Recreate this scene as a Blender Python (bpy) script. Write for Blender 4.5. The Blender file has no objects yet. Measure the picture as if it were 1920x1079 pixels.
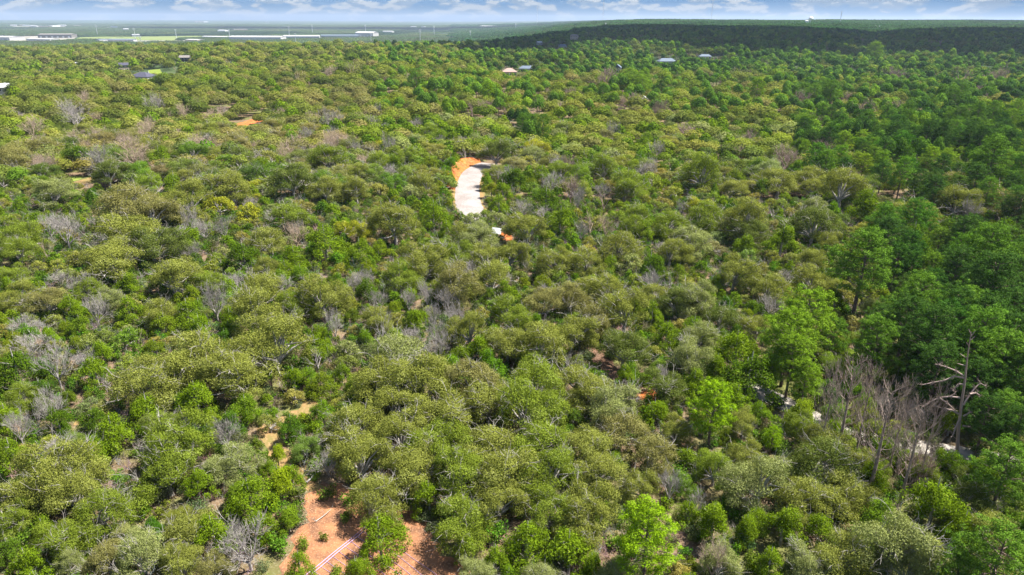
import bpy, bmesh, math, random
import numpy as np
from mathutils import Vector, Matrix
random.seed(7)
RNG = np.random.default_rng(11)
R = math.radians
scene = bpy.context.scene
COL = scene.collection

# ---------------------------------------------------------------- camera, sun, sky, exposure
CAM_Z = 50.0
PITCH = 21.45          # degrees below the horizon
ROLL = 0.27
FPX = 1280.0           # focal length in photo pixels (1920 wide)
cam_d = bpy.data.cameras.new('camera')
cam_d.sensor_width = 36.0
cam_d.lens = 36.0 * FPX / 1920.0
cam_d.clip_start = 0.5
cam_d.clip_end = 150000.0
cam = bpy.data.objects.new('camera', cam_d)
COL.objects.link(cam)
cam.rotation_mode = 'QUATERNION'
CAM_Q = (Matrix.Rotation(R(90.0 - PITCH), 3, 'X') @ Matrix.Rotation(R(ROLL), 3, 'Z')).to_quaternion()
cam.rotation_quaternion = CAM_Q
cam.location = (0, 0, CAM_Z)
scene.camera = cam
CAM_M = CAM_Q.to_matrix()

SUN_EL, SUN_AZ = 60.0, 72.0     # azimuth clockwise from the view direction (+Y)
sdir = Vector((math.sin(R(SUN_AZ)) * math.cos(R(SUN_EL)), math.cos(R(SUN_AZ)) * math.cos(R(SUN_EL)), math.sin(R(SUN_EL))))
sun_d = bpy.data.lights.new('sun', 'SUN')
sun_d.energy = 5.0
sun_d.angle = R(0.5)
sun_d.color = (1.0, 0.955, 0.88)
sun = bpy.data.objects.new('sun', sun_d)
COL.objects.link(sun)
sun.rotation_euler = (-sdir).to_track_quat('-Z', 'Y').to_euler()
sun.location = (0, 0, 300)

scene.view_settings.view_transform = 'Standard'
scene.view_settings.look = 'None'
scene.view_settings.gamma = 1.0
scene.view_settings.use_curve_mapping = False
scene.view_settings.exposure = 1.66
cy = scene.cycles
cy.max_bounces = 5
cy.diffuse_bounces = 3
cy.glossy_bounces = 1
cy.transmission_bounces = 3
cy.transparent_max_bounces = 6
cy.volume_bounces = 0
cy.caustics_reflective = False
cy.caustics_refractive = False
cy.sample_clamp_indirect = 4.0

# node helpers -----------------------------------------------------
class NT:
    def __init__(s, tree):
        s.t = tree; s.n = tree.nodes; s.l = tree.links
    def new(s, typ, **kw):
        nd = s.n.new(typ)
        for k, v in kw.items(): setattr(nd, k, v)
        return nd
    def put(s, sock, v):
        if isinstance(v, bpy.types.NodeSocket): s.l.new(v, sock)
        elif isinstance(v, (tuple, list)) and len(v) == 3 and sock.type == 'RGBA': sock.default_value = (*v, 1)
        else: sock.default_value = v
    def math(s, op, a, b=0.0, c=None, clamp=False):
        nd = s.new('ShaderNodeMath', operation=op, use_clamp=clamp)
        s.put(nd.inputs[0], a); s.put(nd.inputs[1], b)
        if c is not None: s.put(nd.inputs[2], c)
        return nd.outputs[0]
    def mix(s, f, a, b, blend='MIX'):
        nd = s.new('ShaderNodeMix', data_type='RGBA', blend_type=blend)
        s.put(nd.inputs[0], f); s.put(nd.inputs[6], a); s.put(nd.inputs[7], b)
        return nd.outputs[2]
    def noise(s, vec, scale, detail=3.0, rough=0.55):
        nd = s.new('ShaderNodeTexNoise')
        if vec is not None: s.l.new(vec, nd.inputs['Vector'])
        nd.inputs['Scale'].default_value = scale
        nd.inputs['Detail'].default_value = detail
        nd.inputs['Roughness'].default_value = rough
        return nd.outputs[0]
    def ramp(s, v, lo, hi, a=0.0, b=1.0, smooth=True):
        nd = s.new('ShaderNodeMapRange', interpolation_type='SMOOTHSTEP' if smooth else 'LINEAR')
        s.put(nd.inputs[0], v); s.put(nd.inputs[1], lo); s.put(nd.inputs[2], hi)
        s.put(nd.inputs[3], a); s.put(nd.inputs[4], b)
        return nd.outputs[0]

# sky: Nishita light plus rows of small cumulus low over the horizon
world = bpy.data.worlds.new('World')
scene.world = world
world.use_nodes = True
w = NT(world.node_tree)
w.n.clear()
wout = w.new('ShaderNodeOutputWorld')
bg = w.new('ShaderNodeBackground')
bg.inputs['Strength'].default_value = 0.075
tc = w.new('ShaderNodeTexCoord')
sep = w.new('ShaderNodeSeparateXYZ'); w.l.new(tc.outputs['Generated'], sep.inputs[0])
sky = w.new('ShaderNodeTexSky', sky_type='NISHITA')
sky.sun_disc = False
sky.sun_elevation = R(SUN_EL)
sky.sun_rotation = R(SUN_AZ)
sky.air_density = 1.0; sky.dust_density = 0.3; sky.ozone_density = 2.0
zz = w.math('ADD', w.math('MULTIPLY', w.math('MAXIMUM', sep.outputs[2], 0.0), 0.86), w.ramp(sep.outputs[2], 0.0, 0.03, 0.10, 0.16))
cmb = w.new('ShaderNodeCombineXYZ')
w.l.new(sep.outputs[0], cmb.inputs[0]); w.l.new(sep.outputs[1], cmb.inputs[1]); w.l.new(zz, cmb.inputs[2])
w.l.new(cmb.outputs[0], sky.inputs[0])
az = w.math('ARCTAN2', sep.outputs[0], sep.outputs[1])
cv = w.new('ShaderNodeCombineXYZ')
w.l.new(az, cv.inputs[0]); w.put(cv.inputs[1], w.math('MULTIPLY', sep.outputs[2], 2.6))
n1 = w.noise(cv.outputs[0], 22.0, 6.0, 0.55)
# second lookup shifted towards the sun gives the lit tops and grey bases
cv2 = w.new('ShaderNodeCombineXYZ')
w.l.new(az, cv2.inputs[0]); w.put(cv2.inputs[1], w.math('MULTIPLY_ADD', sep.outputs[2], 2.6, 0.010))
n2 = w.noise(cv2.outputs[0], 22.0, 6.0, 0.55)
dens = w.ramp(w.math('ADD', n1, w.ramp(sep.outputs[2], 0.0, 0.02, -0.02, 0.03)), 0.475, 0.55)
shade = w.ramp(w.math('SUBTRACT', n1, n2), -0.02, 0.05, 0.0, 1.0)
ccol = w.mix(shade, (1.35, 1.80, 2.40), (2.9, 3.05, 3.2))
skyc = w.mix(1.0, sky.outputs[0], (0.55, 0.75, 1.0), 'MULTIPLY')
skyc = w.mix(w.ramp(sep.outputs[2], 0.02, 0.20), w.mix(w.ramp(sep.outputs[2], 0.0, 0.03), (.90, 1.62, 2.50), (.38, 1.18, 2.45)), skyc)
fin = w.mix(w.math('MULTIPLY', dens, 0.85), skyc, ccol)
w.l.new(fin, bg.inputs['Color'])
w.l.new(bg.outputs[0], wout.inputs['Surface'])

# ---------------------------------------------------------------- terrain height (numpy or float)
def S(a, b, v):
    t = np.clip((v - a) / (b - a), 0.0, 1.0)
    return t * t * (3 - 2 * t)
def H(x, y):
    x = np.asarray(x, dtype=float); y = np.asarray(y, dtype=float)
    r = np.sqrt(x * x + y * y)
    u = x / np.maximum(y, 40.0)
    u = np.clip(u, -3, 3)
    h = 1.3 * np.sin(x * 0.021 + 1.0) * np.sin(y * 0.017 + 0.4) * S(60, 200, r)
    h = h + 2.2 * np.sin(x * 0.0082 + 2.0) * np.cos(y * 0.0093) * S(200, 600, r)
    lm = 1 - S(-0.12, 0.16, u)
    h = h + lm * (5.0 * np.exp(-((y - 980) / 260.0) ** 2) * S(-0.75, -0.2, u) - 47.0 * S(1050, 2600, y) + 16 * S(6500, 14000, y) * (0.6 + 0.4 * np.sin(x * 0.0004)))
    lf = 1 - S(-0.72, -0.3, u)
    h = h - lf * 10.0 * S(380, 1000, y) * (1 - S(1050, 2600, y))
    rm = S(-0.06, 0.20, u)
    h = h + rm * (22.0 * S(650, 1500, y) + 15.0 * S(2100, 3300, y) * S(-0.02, 0.1, u))
    h = h + rm * 3.0 * np.sin(x * 0.0045 + 0.6) * np.cos(y * 0.0038) * S(700, 1400, y)
    h = h - 9.0 * np.exp(-((u - 0.49) / 0.045) ** 2) * S(700, 1000, y) * (1 - S(1700, 2400, y))
    h = h + rm * 7.0 * S(0.42, 0.62, u) * S(3600, 5200, y)
    h = h - 45.0 * S(600, 3000, -y)
    return h
def Hf(x, y): return float(H(x, y))

def ray(px, py):
    d = CAM_M @ Vector(((px - 960.0) / FPX, -(py - 539.5) / FPX, -1.0))
    return d.normalized()
def at(px, py, hgt=0.0):
    """the point on the terrain (raised by hgt) that is seen at a photo pixel"""
    d = ray(px, py)
    t, step, prev = 20.0, 4.0, 20.0
    while t < 40000:
        x, y, z = d.x * t, d.y * t, CAM_Z + d.z * t
        if z < Hf(x, y) + hgt: break
        prev = t; t += max(2.0, t * 0.02)
    a, b = prev, t
    for _ in range(22):
        m = (a + b) / 2
        if CAM_Z + d.z * m < Hf(d.x * m, d.y * m) + hgt: b = m
        else: a = m
    return d.x * b, d.y * b
def depth_of(x, y, z):
    v = CAM_M.transposed() @ Vector((x, y, z - CAM_Z))
    return -v.z
def project(x, y, z):
    M = np.array(CAM_M.transposed())
    p = np.stack([np.asarray(x, float), np.asarray(y, float), np.asarray(z, float) - CAM_Z], 0)
    v = M @ p.reshape(3, -1)
    dd = -v[2]
    return 960 + FPX * v[0] / dd, 539.5 - FPX * v[1] / dd, dd

# ---------------------------------------------------------------- materials
def material(name):
    m = bpy.data.materials.new(name); m.use_nodes = True
    n = NT(m.node_tree); n.n.clear()
    out = n.new('ShaderNodeOutputMaterial')
    return m, n, out
def simple(name, col, rough=0.8, metal=0.0, var=0.15, scale=0.6, spec=0.15):
    m, n, out = material(name)
    g = n.new('ShaderNodeNewGeometry')
    nz = n.noise(g.outputs['Position'], scale, 4.0)
    c = n.mix(nz, tuple(v * (1 - var) for v in col), tuple(min(1, v * (1 + var)) for v in col))
    p = n.new('ShaderNodeBsdfPrincipled')
    n.l.new(c, p.inputs['Base Color']); p.inputs['Roughness'].default_value = rough
    p.inputs['Metallic'].default_value = metal
    p.inputs['Specular IOR Level'].default_value = spec
    n.l.new(p.outputs[0], out.inputs['Surface'])
    return m
def leaf_material(name, pale, pale_amt, transl=0.3, varlo=0.62, varhi=1.35):
    """leaf colour = the tree's own tint, varied leaf by leaf, with pale ones mixed in for bleached leaves and painted glossy highlights"""
    m, n, out = material(name)
    at_ = n.new('ShaderNodeAttribute', attribute_type='INSTANCER', attribute_name='tint')
    tn = n.new('ShaderNodeAttribute', attribute_type='GEOMETRY', attribute_name='tone')
    br = n.ramp(tn.outputs['Fac'], 0.0, 1.0, varlo, varhi, smooth=False)
    mul = n.new('ShaderNodeVectorMath', operation='SCALE')
    n.l.new(at_.outputs['Color'], mul.inputs[0]); n.l.new(br, mul.inputs['Scale'])
    pf = n.math('MULTIPLY', n.ramp(tn.outputs['Fac'], 0.80, 0.97), pale_amt)  # palest leaves: bleaching, plus leaf sheen put into the colour
    c = n.mix(pf, mul.outputs[0], pale)
    d = n.new('ShaderNodeBsdfDiffuse'); n.l.new(c, d.inputs['Color'])
    t = n.new('ShaderNodeBsdfTranslucent')
    tc_ = n.mix(1.0, c, (1.15, 1.25, 0.55), 'MULTIPLY'); n.l.new(tc_, t.inputs['Color'])
    ms = n.new('ShaderNodeMixShader'); ms.inputs[0].default_value = transl
    n.l.new(d.outputs[0], ms.inputs[1]); n.l.new(t.outputs[0], ms.inputs[2])
    n.l.new(ms.outputs[0], out.inputs['Surface'])
    return m
def bark_material(name, a, b, tinted=False):
    m, n, out = material(name)
    g = n.new('ShaderNodeNewGeometry')
    nz = n.noise(g.outputs['Position'], 2.2, 4.0)
    if tinted:
        at_ = n.new('ShaderNodeAttribute', attribute_type='INSTANCER', attribute_name='tint')
        dk = n.mix(1.0, at_.outputs['Color'], (0.62, 0.60, 0.60), 'MULTIPLY')
        c = n.mix(n.ramp(nz, 0.35, 0.65), dk, at_.outputs['Color'])
    else:
        c = n.mix(n.ramp(nz, 0.35, 0.65), a, b)
    d = n.new('ShaderNodeBsdfDiffuse'); n.l.new(c, d.inputs['Color'])
    n.l.new(d.outputs[0], out.inputs['Surface'])
    return m
M_OAK = leaf_material('oak_leaves', (0.32, 0.33, 0.16), 0.30, 0.30, .62, 1.34)
M_CEDAR = leaf_material('cedar_sprays', (0.20, 0.20, 0.05), 0.4, 0.24, 0.6, 1.4)
M_PINE = leaf_material('pine_needles', (0.20, 0.26, 0.06), 0.35, 0.18, 0.55, 1.45)
M_OAKBARK = bark_material('oak_bark', (0.22, 0.20, 0.18), (0.42, 0.39, 0.35))
M_PINEBARK = bark_material('pine_bark', (0.09, 0.065, 0.055), (0.20, 0.15, 0.12))
M_DEAD = bark_material('weathered_dead_wood', None, None, True)

# ---------------------------------------------------------------- mesh builders
def quads_mesh(name, V, F, tone, mat):
    """V (n,3) verts, F (m,k) faces with one tone value per face"""
    me = bpy.data.meshes.new(name)
    V = np.ascontiguousarray(V, dtype=np.float32); F = np.ascontiguousarray(F, dtype=np.int32)
    k = F.shape[1]
    me.vertices.add(len(V)); me.vertices.foreach_set('co', V.ravel())
    me.loops.add(F.size); me.loops.foreach_set('vertex_index', F.ravel())
    me.polygons.add(len(F)); me.polygons.foreach_set('loop_start', np.arange(0, F.size, k, dtype=np.int32))
    me.update(calc_edges=True)
    if tone is not None:
        a = me.attributes.new('tone', 'FLOAT', 'FACE'); a.data.foreach_set('value', np.asarray(tone, np.float32))
    me.materials.append(mat)
    return me
def leaf_faces(P, N, size, rng, aspect=0.6, jitter=0.8):
    """one rhombic leaf spray per point P facing roughly along N"""
    n = len(P)
    d = N + rng.normal(0, jitter, (n, 3))
    d /= np.linalg.norm(d, axis=1, keepdims=True) + 1e-9
    a = np.cross(d, rng.normal(0, 1, (n, 3)))
    a /= np.linalg.norm(a, axis=1, keepdims=True) + 1e-9
    b = np.cross(d, a)
    s = (size * rng.uniform(0.6, 1.35, n))[:, None]
    a = a * s; b = b * s * aspect
    V = np.stack([P - a, P - b * rng.uniform(.7, 1.1, (n, 1)), P + a, P + b], 1).reshape(-1, 3)
    F = np.arange(4 * n).reshape(n, 4)
    return V, F
def shell(c, r, flat, n, rng, inner=0.75, low=-0.35):
    """n points on the upper shell of an ellipsoid"""
    d = rng.normal(0, 1, (n * 3, 3)); d /= np.linalg.norm(d, axis=1, keepdims=True)
    d = d[d[:, 2] > low][:n]
    rad = rng.uniform(inner, 1.06, (len(d), 1)) * r
    P = np.array(c) + d * rad * np.array([1, 1, flat])
    Nn = d / np.array([1, 1, flat]); Nn /= np.linalg.norm(Nn, axis=1, keepdims=True)
    return P, Nn
def tube(pts, rads, k=5):
    """tapered tube along a polyline -> V, F"""
    pts = [Vector(p) for p in pts]
    V, F = [], []
    for i, p in enumerate(pts):
        t = (pts[min(i + 1, len(pts) - 1)] - pts[max(i - 1, 0)]).normalized()
        a = t.orthogonal().normalized(); b = t.cross(a)
        if i: # keep the frame aligned with the previous ring
            a = (pa - t * pa.dot(t)).normalized(); b = t.cross(a)
        pa = a
        for j in range(k):
            an = 2 * math.pi * j / k
            V.append(p + (a * math.cos(an) + b * math.sin(an)) * rads[i])
    for i in range(len(pts) - 1):
        for j in range(k):
            F.append((i * k + j, i * k + (j + 1) % k, (i + 1) * k + (j + 1) % k, (i + 1) * k + j))
    return V, F
class Sticks:
    def __init__(s): s.V = []; s.F = []
    def add(s, pts, rads, k=5):
        V, F = tube(pts, rads, k); o = len(s.V)
        s.V += [tuple(v) for v in V]; s.F += [tuple(i + o for i in f) for f in F]
    def limb(s, p, d, L, r, rng, depth, spread=0.6, up=0.15, k=5, kids=3, wig=0.18, minr=0.012, shrink=0.68):
        p = Vector(p); d = Vector(d).normalized()
        n = 4; pts = [p.copy()]; rads = [r]
        for i in range(n):
            d = (d + Vector((rng.normal(0, wig), rng.normal(0, wig), rng.normal(0, wig * .7) + up * 0.4))).normalized()
            p = p + d * L / n
            pts.append(p.copy()); rads.append(max(minr, r * (1 - 0.62 * (i + 1) / n)))
        s.add(pts, rads, k)
        if depth > 0:
            for c in range(kids):
                f = rng.uniform(0.35, 1.0); i = min(n, max(1, int(round(f * n))))
                q = pts[i]; ax = Vector(rng.normal(0, 1, 3)).normalized()
                dd = (d + ax * spread).normalized()
                s.limb(q, dd, L * rng.uniform(.5, .8) * shrink / .68, max(minr, rads[i] * 0.62), rng, depth - 1, spread, up, max(3, k - 1), kids, wig, minr, shrink)
    def mesh(s, name, mat):
        return quads_mesh(name, np.array(s.V), np.array(s.F), None, mat)

def oak_clumps(rng, r=4.5, h=7.5, n=44):
    """leaf clumps over a few overlapping domes of different height, so no two outlines match"""
    lobes = [(rng.uniform(-.2, .2) * r, rng.uniform(-.2, .2) * r, rng.uniform(.50, .68) * r, rng.uniform(.82, 1.0) * h)]
    for i in range(int(rng.integers(3, 6))):
        a = rng.uniform(0, 6.28); q = rng.uniform(.38, .62) * r
        lobes.append((q * math.cos(a), q * math.sin(a), rng.uniform(.30, .50) * r, rng.uniform(.52, .95) * h))
    out = []
    for i in range(int(n * 1.7)):
        a = 2.399963 * i + rng.uniform(-.4, .4); rr = math.sqrt((i + .5) / (n * 1.7)) * r
        x, y = rr * math.cos(a), rr * math.sin(a); top = 0
        for lx, ly, lr, lh in lobes:
            q = 1 - ((x - lx) ** 2 + (y - ly) ** 2) / lr ** 2
            if q > 0: top = max(top, lh * (.42 + .56 * math.sqrt(q)))
        if top <= 0: continue
        out.append((x, y, top - rng.uniform(.3, 1.7), rng.uniform(.65, 1.30) * r / 4.5))
        if rr > .5 * r and rng.uniform() < .45: out.append((x * 1.02, y * 1.02, top * rng.uniform(.42, .6), rng.uniform(.7, 1.1) * r / 4.5))
    return out
def oak_crown(name, seed, total, size, n=34):
    rng = np.random.default_rng(seed)
    cl = oak_clumps(rng, n=n); A = sum(c[3] ** 2 for c in cl)
    Vs, Fs, T, o = [], [], [], 0
    for (x, y, z, cr) in cl:
        if rng.uniform() < 0.10: continue
        k = max(4, int(total * cr ** 2 / A))
        P, N = shell((x, y, z), cr, 0.75, k, rng, 0.62, -0.45)
        P = P + rng.normal(0, 0.10, P.shape)
        V, F = leaf_faces(P, N * 1.25 + np.array([0, 0, .2]), size, rng, .6, .65)
        Vs.append(V); Fs.append(F + o); o += len(V)
        T.append(np.clip(rng.uniform(0, 1, len(F)) * 0.75 + rng.normal(0.12, 0.18), 0, 1))
    V = np.concatenate(Vs); V[:, 2] = np.maximum(V[:, 2], 0.4)
    return quads_mesh(name, V, np.concatenate(Fs), np.concatenate(T), M_OAK), cl
def oak_trunk(name, seed, cl, twigs=40):
    rng = np.random.default_rng(seed + 500)
    s = Sticks()
    s.add([(0, 0, -.3), (.05, .02, .8), (.1, -.05, 1.7)], [.34, .26, .22], 7)
    used = []
    for i in range(14):
        c = cl[rng.integers(0, len(cl))]; used.append(c)
        m = Vector((c[0] * .45, c[1] * .45, 1.6 + (c[2] - 1.6) * .6)) + Vector(rng.normal(0, .25, 3))
        s.add([(.1, -.05, 1.5), m, (c[0], c[1], c[2])], [.17, .11, .05], 5)
    for i in range(twigs):                       # pale dead twigs that break through the leaves
        c = used[i % len(used)]
        d = Vector((c[0] * .35, c[1] * .35, 1.0)) + Vector(rng.normal(0, .8, 3)); d.normalize()
        p = Vector(c[:3])
        s.limb(p, d, rng.uniform(1.2, 2.0) * c[3], .035, rng, 1, .8, .05, 3, 2, .2, .012)
    return s.mesh(name, M_OAKBARK)

def cedar_crown(name, seed, total, size):
    """broad uneven mound of feathery sprays with a few leading tips"""
    rng = np.random.default_rng(seed)
    Vs, Fs, T, o = [], [], [], 0
    n = 32; r0, h0 = 2.6, 5.0
    lead = [(rng.uniform(-1.5, 1.5), rng.uniform(-1.5, 1.5), rng.uniform(.55, 1.1)) for _ in range(5)]
    ecc = rng.uniform(.68, .95); ph = rng.uniform(0, 6.28)
    for i in range(n):
        a = 2.4 * i + rng.uniform(-.5, .5); q = math.sqrt((i + .5) / n); rr = q * r0 * .92 * (ecc + (1 - ecc) * math.cos(2 * (a - ph))) * (1 + .16 * math.sin(3 * a + ph * 2))
        x, y = rr * math.cos(a), rr * math.sin(a)
        lift = max(l[2] * math.exp(-((x - l[0]) ** 2 + (y - l[1]) ** 2) / 1.6) for l in lead)
        z = h0 * (.16 + .34 * (1 - q ** 1.6) + .42 * lift) - rng.uniform(0, .5)
        cr = rng.uniform(.38, .85)
        k = max(4, int(total / n * (cr / .65) ** 2))
        P, N = shell((x, y, z), cr, .95, k, rng, .45, -.6)
        P[:, 2] -= rng.uniform(0, .35, len(P))
        out = np.array([math.cos(a) * q, math.sin(a) * q, .9])
        V, F = leaf_faces(P, N * .6 + out * .5, size, rng, .42, .55)
        Vs.append(V); Fs.append(F + o); o += len(V)
        T.append(np.clip(rng.uniform(0, .8, len(F)) + rng.normal(.08, .12), 0, 1))
    V = np.concatenate(Vs); V[:, 2] = np.maximum(V[:, 2], 0.15)
    return quads_mesh(name, V, np.concatenate(Fs), np.concatenate(T), M_CEDAR)
def cedar_trunk(name, seed):
    rng = np.random.default_rng(seed)
    s = Sticks()
    s.add([(0, 0, -.3), (.05, 0, 1.2), (0, .1, 3.0), (.05, .1, 4.8)], [.17, .13, .08, .03], 6)
    for i in range(7):
        a = rng.uniform(0, 6.28); z = rng.uniform(.6, 3.6); L = 1.9 * (1 - z / 6)
        s.limb((0, 0, z), (math.cos(a), math.sin(a), .45), L, .05, rng, 1, .5, .1, 3, 2)
    return s.mesh(name, M_OAKBARK)

def pine_crown(name, seed, total, size, h=12.5, r=4.0, base=0.36, blob=1.25, n=46):
    """rounded tufts of needles carried at the ends of spreading boughs"""
    rng = np.random.default_rng(seed)
    Vs, Fs, T, o, tips = [], [], [], 0, []
    for i in range(n):
        f = ((i + .5) / n) ** 0.9
        z = h * (base + (0.97 - base) * f)
        g_ = (f - .32) / .68 if f > .32 else (f - .32) / .5
        prof = r * math.sqrt(max(.02, 1 - g_ * g_))
        a = 2.4 * i + rng.uniform(-.6, .6)
        rr = prof * rng.uniform(.40, .92)
        tips.append((rr * math.cos(a), rr * math.sin(a), z + rng.uniform(-.5, .5), rng.uniform(.75, 1.25) * blob * (0.8 + .2 * (1 - f))))
    A = sum(c[3] ** 2 for c in tips)
    for (x, y, z, cr) in tips:
        k = max(4, int(total * cr ** 2 / A))
        # a bough is a few small tufts
        m = 1 if k < 30 else 7
        for q in range(m):
            off = rng.normal(0, 1, 3) * np.array([.55, .55, .30]) * cr * (m > 1)
            P, N = shell((x + off[0], y + off[1], z + off[2]), cr * (0.44 if m > 1 else 1), .85, max(4, k // m), rng, .55, -.25)
            V, F = leaf_faces(P, N * 1.2 + np.array([0, 0, .4]), size, rng, .38, .5)
            Vs.append(V); Fs.append(F + o); o += len(V)
            T.append(np.clip(rng.uniform(0, .6, len(F)) + rng.normal(.18, .16), 0, 1))
    return quads_mesh(name, np.concatenate(Vs), np.concatenate(Fs), np.concatenate(T), M_PINE), tips
def pine_trunk(name, seed, tips, h=12.5):
    rng = np.random.default_rng(seed)
    s = Sticks()
    s.add([(0, 0, -.4), (.06, 0, h * .3), (-.05, .08, h * .6), (0, .05, h * .93)], [.26, .21, .14, .04], 8)
    for (x, y, z, c) in tips[::2]:
        s.add([(0, 0, z - .25 * math.hypot(x, y)), (x * .55, y * .55, z - .25), (x, y, z)], [.07, .05, .02], 4)
    for i in range(8):
        a = rng.uniform(0, 6.28); z = h * rng.uniform(.15, .36)
        s.limb((0, 0, z), (math.cos(a), math.sin(a), -.05), rng.uniform(.6, 1.6), .035, rng, 0, .4, 0, 3)
    return s.mesh(name, M_PINEBARK)

def dead_oak(seed, dense=True):
    """bare broad tree: trunk mesh and a fan of fine twigs"""
    rng = np.random.default_rng(seed)
    s = Sticks(); s.add([(0, 0, -.3), (.1, 0, .9), (.05, .1, 1.8)], [.2, .16, .13], 6)
    b = Sticks()
    for i in range(9 if dense else 6):
        a = 2.4 * i + rng.uniform(-.4, .4); e = rng.uniform(.5, 1.6)
        b.limb((.05, .1, rng.uniform(1.0, 1.8)), (math.cos(a), math.sin(a), e), 2.6, .085, rng, 3 if dense else 2, .75, .25, 4, 4 if dense else 3, .16, .014)
    return s.mesh('dead_trunk_mesh', M_DEAD), b.mesh('dead_branch_mesh', M_DEAD)
def dead_pine(seed):
    rng = np.random.default_rng(seed); h = 13.0
    s = Sticks(); s.add([(0, 0, -.4), (.1, 0, 4), (-.05, .1, 8), (.05, 0, h * .96)], [.21, .17, .11, .03], 7)
    b = Sticks()
    for i in range(30):
        f = (i + .5) / 30; z = h * (.22 + .74 * f)
        a = 2.4 * i + rng.uniform(-.5, .5)
        L = 2.9 * (min(1, f * 3 + .25)) * (1 - .72 * f) + .4
        b.limb((0, 0, z), (math.cos(a), math.sin(a), .45 + .5 * f), L, .045, rng, 2, .55, .35, 3, 4, .12, .013)
    return s.mesh('dead_pine_trunk_mesh', M_DEAD), b.mesh('dead_pine_branch_mesh', M_DEAD)

# near, middle and far versions of every kind
NEAR, MID, FAR = {}, {}, {}
def fill():
    NEAR['oak'] = []
    for i in range(8):
        cm, cl = oak_crown('oak_crown_mesh', 10 + i, 25000, 0.080, 44)
        NEAR['oak'].append((cm, oak_trunk('oak_trunk_mesh', 10 + i, cl, 38)))
    NEAR['cedar'] = [(cedar_crown('cedar_crown_mesh', 30 + i, 7500, 0.10), cedar_trunk('cedar_trunk_mesh', 30 + i)) for i in range(7)]
    NEAR['pine'] = []
    for i in range(4):
        cm, tips = pine_crown('pine_crown_mesh', 50 + i, 21000, 0.115, n=58)
        NEAR['pine'].append((cm, pine_trunk('pine_trunk_mesh', 50 + i, tips)))
    NEAR['dead'] = [dead_oak(70 + i, i != 2)[::-1] for i in range(4)]
    NEAR['deadpine'] = [dead_pine(80 + i)[::-1] for i in range(3)]
fill()
R0 = {'oak': 4.5, 'cedar': 2.6, 'pine': 4.0, 'dead': 3.6, 'deadpine': 3.0}
H0 = {'oak': 7.3, 'cedar': 5.0, 'pine': 12.5, 'dead': 6.0, 'deadpine': 13.0}
HC = {'oak': 4.7, 'cedar': 2.9, 'pine': 8.2, 'dead': 3.9, 'deadpine': 8.3}

def joined(name, meshes):
    """one mesh from a crown and its trunk, for the far woods"""
    bm = bmesh.new()
    mats = []
    for me in meshes:
        n0 = len(bm.faces); bm.from_mesh(me); bm.faces.ensure_lookup_table()
        mats.append(me.materials[0])
        for f in bm.faces[n0:]: f.material_index = len(mats) - 1
    out = bpy.data.meshes.new(name); bm.to_mesh(out); bm.free()
    for m in mats: out.materials.append(m)
    return out
LOD = []          # list of (kind, level, object) in one hidden collection used only by the woods
wood_col = bpy.data.collections.new('woods_kinds')
INDEX = {}
def lod(kind, level, me):
    o = bpy.data.objects.new('a%03d_' % len(LOD) + kind, me)
    wood_col.objects.link(o)
    INDEX.setdefault((kind, level), []).append(len(LOD)); LOD.append(o)
for i in range(3):
    c, cl = oak_crown('m', 110 + i, 3000, 0.22); lod('oak', 1, joined('oak_mid', [c, oak_trunk('t', 110 + i, cl, 16)]))
def dome(seed, r, z0, z1, total, size, mat, lumps, low=-.35):
    """rounded crown of overlapping lumps, solid enough to read as one tree from afar"""
    rng = np.random.default_rng(seed); Vs, Fs, T, o = [], [], [], 0
    L = [(0, 0, (z0 + z1) / 2 + .1 * (z1 - z0), .72)]
    for i in range(lumps):
        a = 2.4 * i + rng.uniform(-.5, .5); q = math.sqrt((i + .6) / lumps) * .62 * r
        L.append((q * math.cos(a), q * math.sin(a), z0 + (z1 - z0) * (.62 - .30 * (q / r) ** 2 * 2 + rng.uniform(-.08, .12)), rng.uniform(.34, .5)))
    A = sum(l[3] ** 2 for l in L); fl = (z1 - z0) / (2 * r)
    for (x, y, z, q) in L:
        k = max(8, int(total * q * q / A))
        P, N = shell((x, y, z), r * q, min(1.1, fl * 1.15), k, rng, .93, low)
        V, F = leaf_faces(P, N * 2.0, size, rng, .8, .5)
        Vs.append(V); Fs.append(F + o); o += len(V); b_ = rng.uniform(.25, .6); T.append(np.clip(b_ + rng.normal(0, .12, len(F)), 0, .85))
    return quads_mesh('dome', np.concatenate(Vs), np.concatenate(Fs), np.concatenate(T), mat)
for i in range(4): lod('oak', 2, dome(120 + i, 4.5, 1.2, 7.4, 1500, .29, M_OAK, 13))
for i in range(3): lod('oak', 3, dome(130 + i, 4.6, .8, 7.4, 520, .47, M_OAK, 10))
for i in range(3): lod('cedar', 1, cedar_crown('m', 140 + i, 1700, 0.20))
for i in range(2): lod('cedar', 2, dome(150 + i, 2.6, .2, 5.0, 420, .3, M_CEDAR, 6))
for i in range(2): lod('cedar', 3, dome(155 + i, 2.6, .2, 5.0, 150, .5, M_CEDAR, 5))
for i in range(3):
    c, tp = pine_crown('m', 160 + i, 3600, 0.27, n=44); lod('pine', 1, joined('pine_mid', [c, pine_trunk('t', 160 + i, tp)]))
def far_pine(seed, total, size, lumps):
    d_ = dome(seed, 4.1, 3.6, 12.4, total, size, M_PINE, lumps, -.2); st = Sticks(); st.add([(0, 0, -.4), (0, 0, 6.0)], [.28, .2], 4)
    return joined('pine_far', [d_, st.mesh('t', M_PINEBARK)])
for i in range(4): lod('pine', 2, far_pine(170 + i, 1100, .34, 13))
for i in range(3): lod('pine', 3, far_pine(180 + i, 340, .60, 8))
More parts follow.
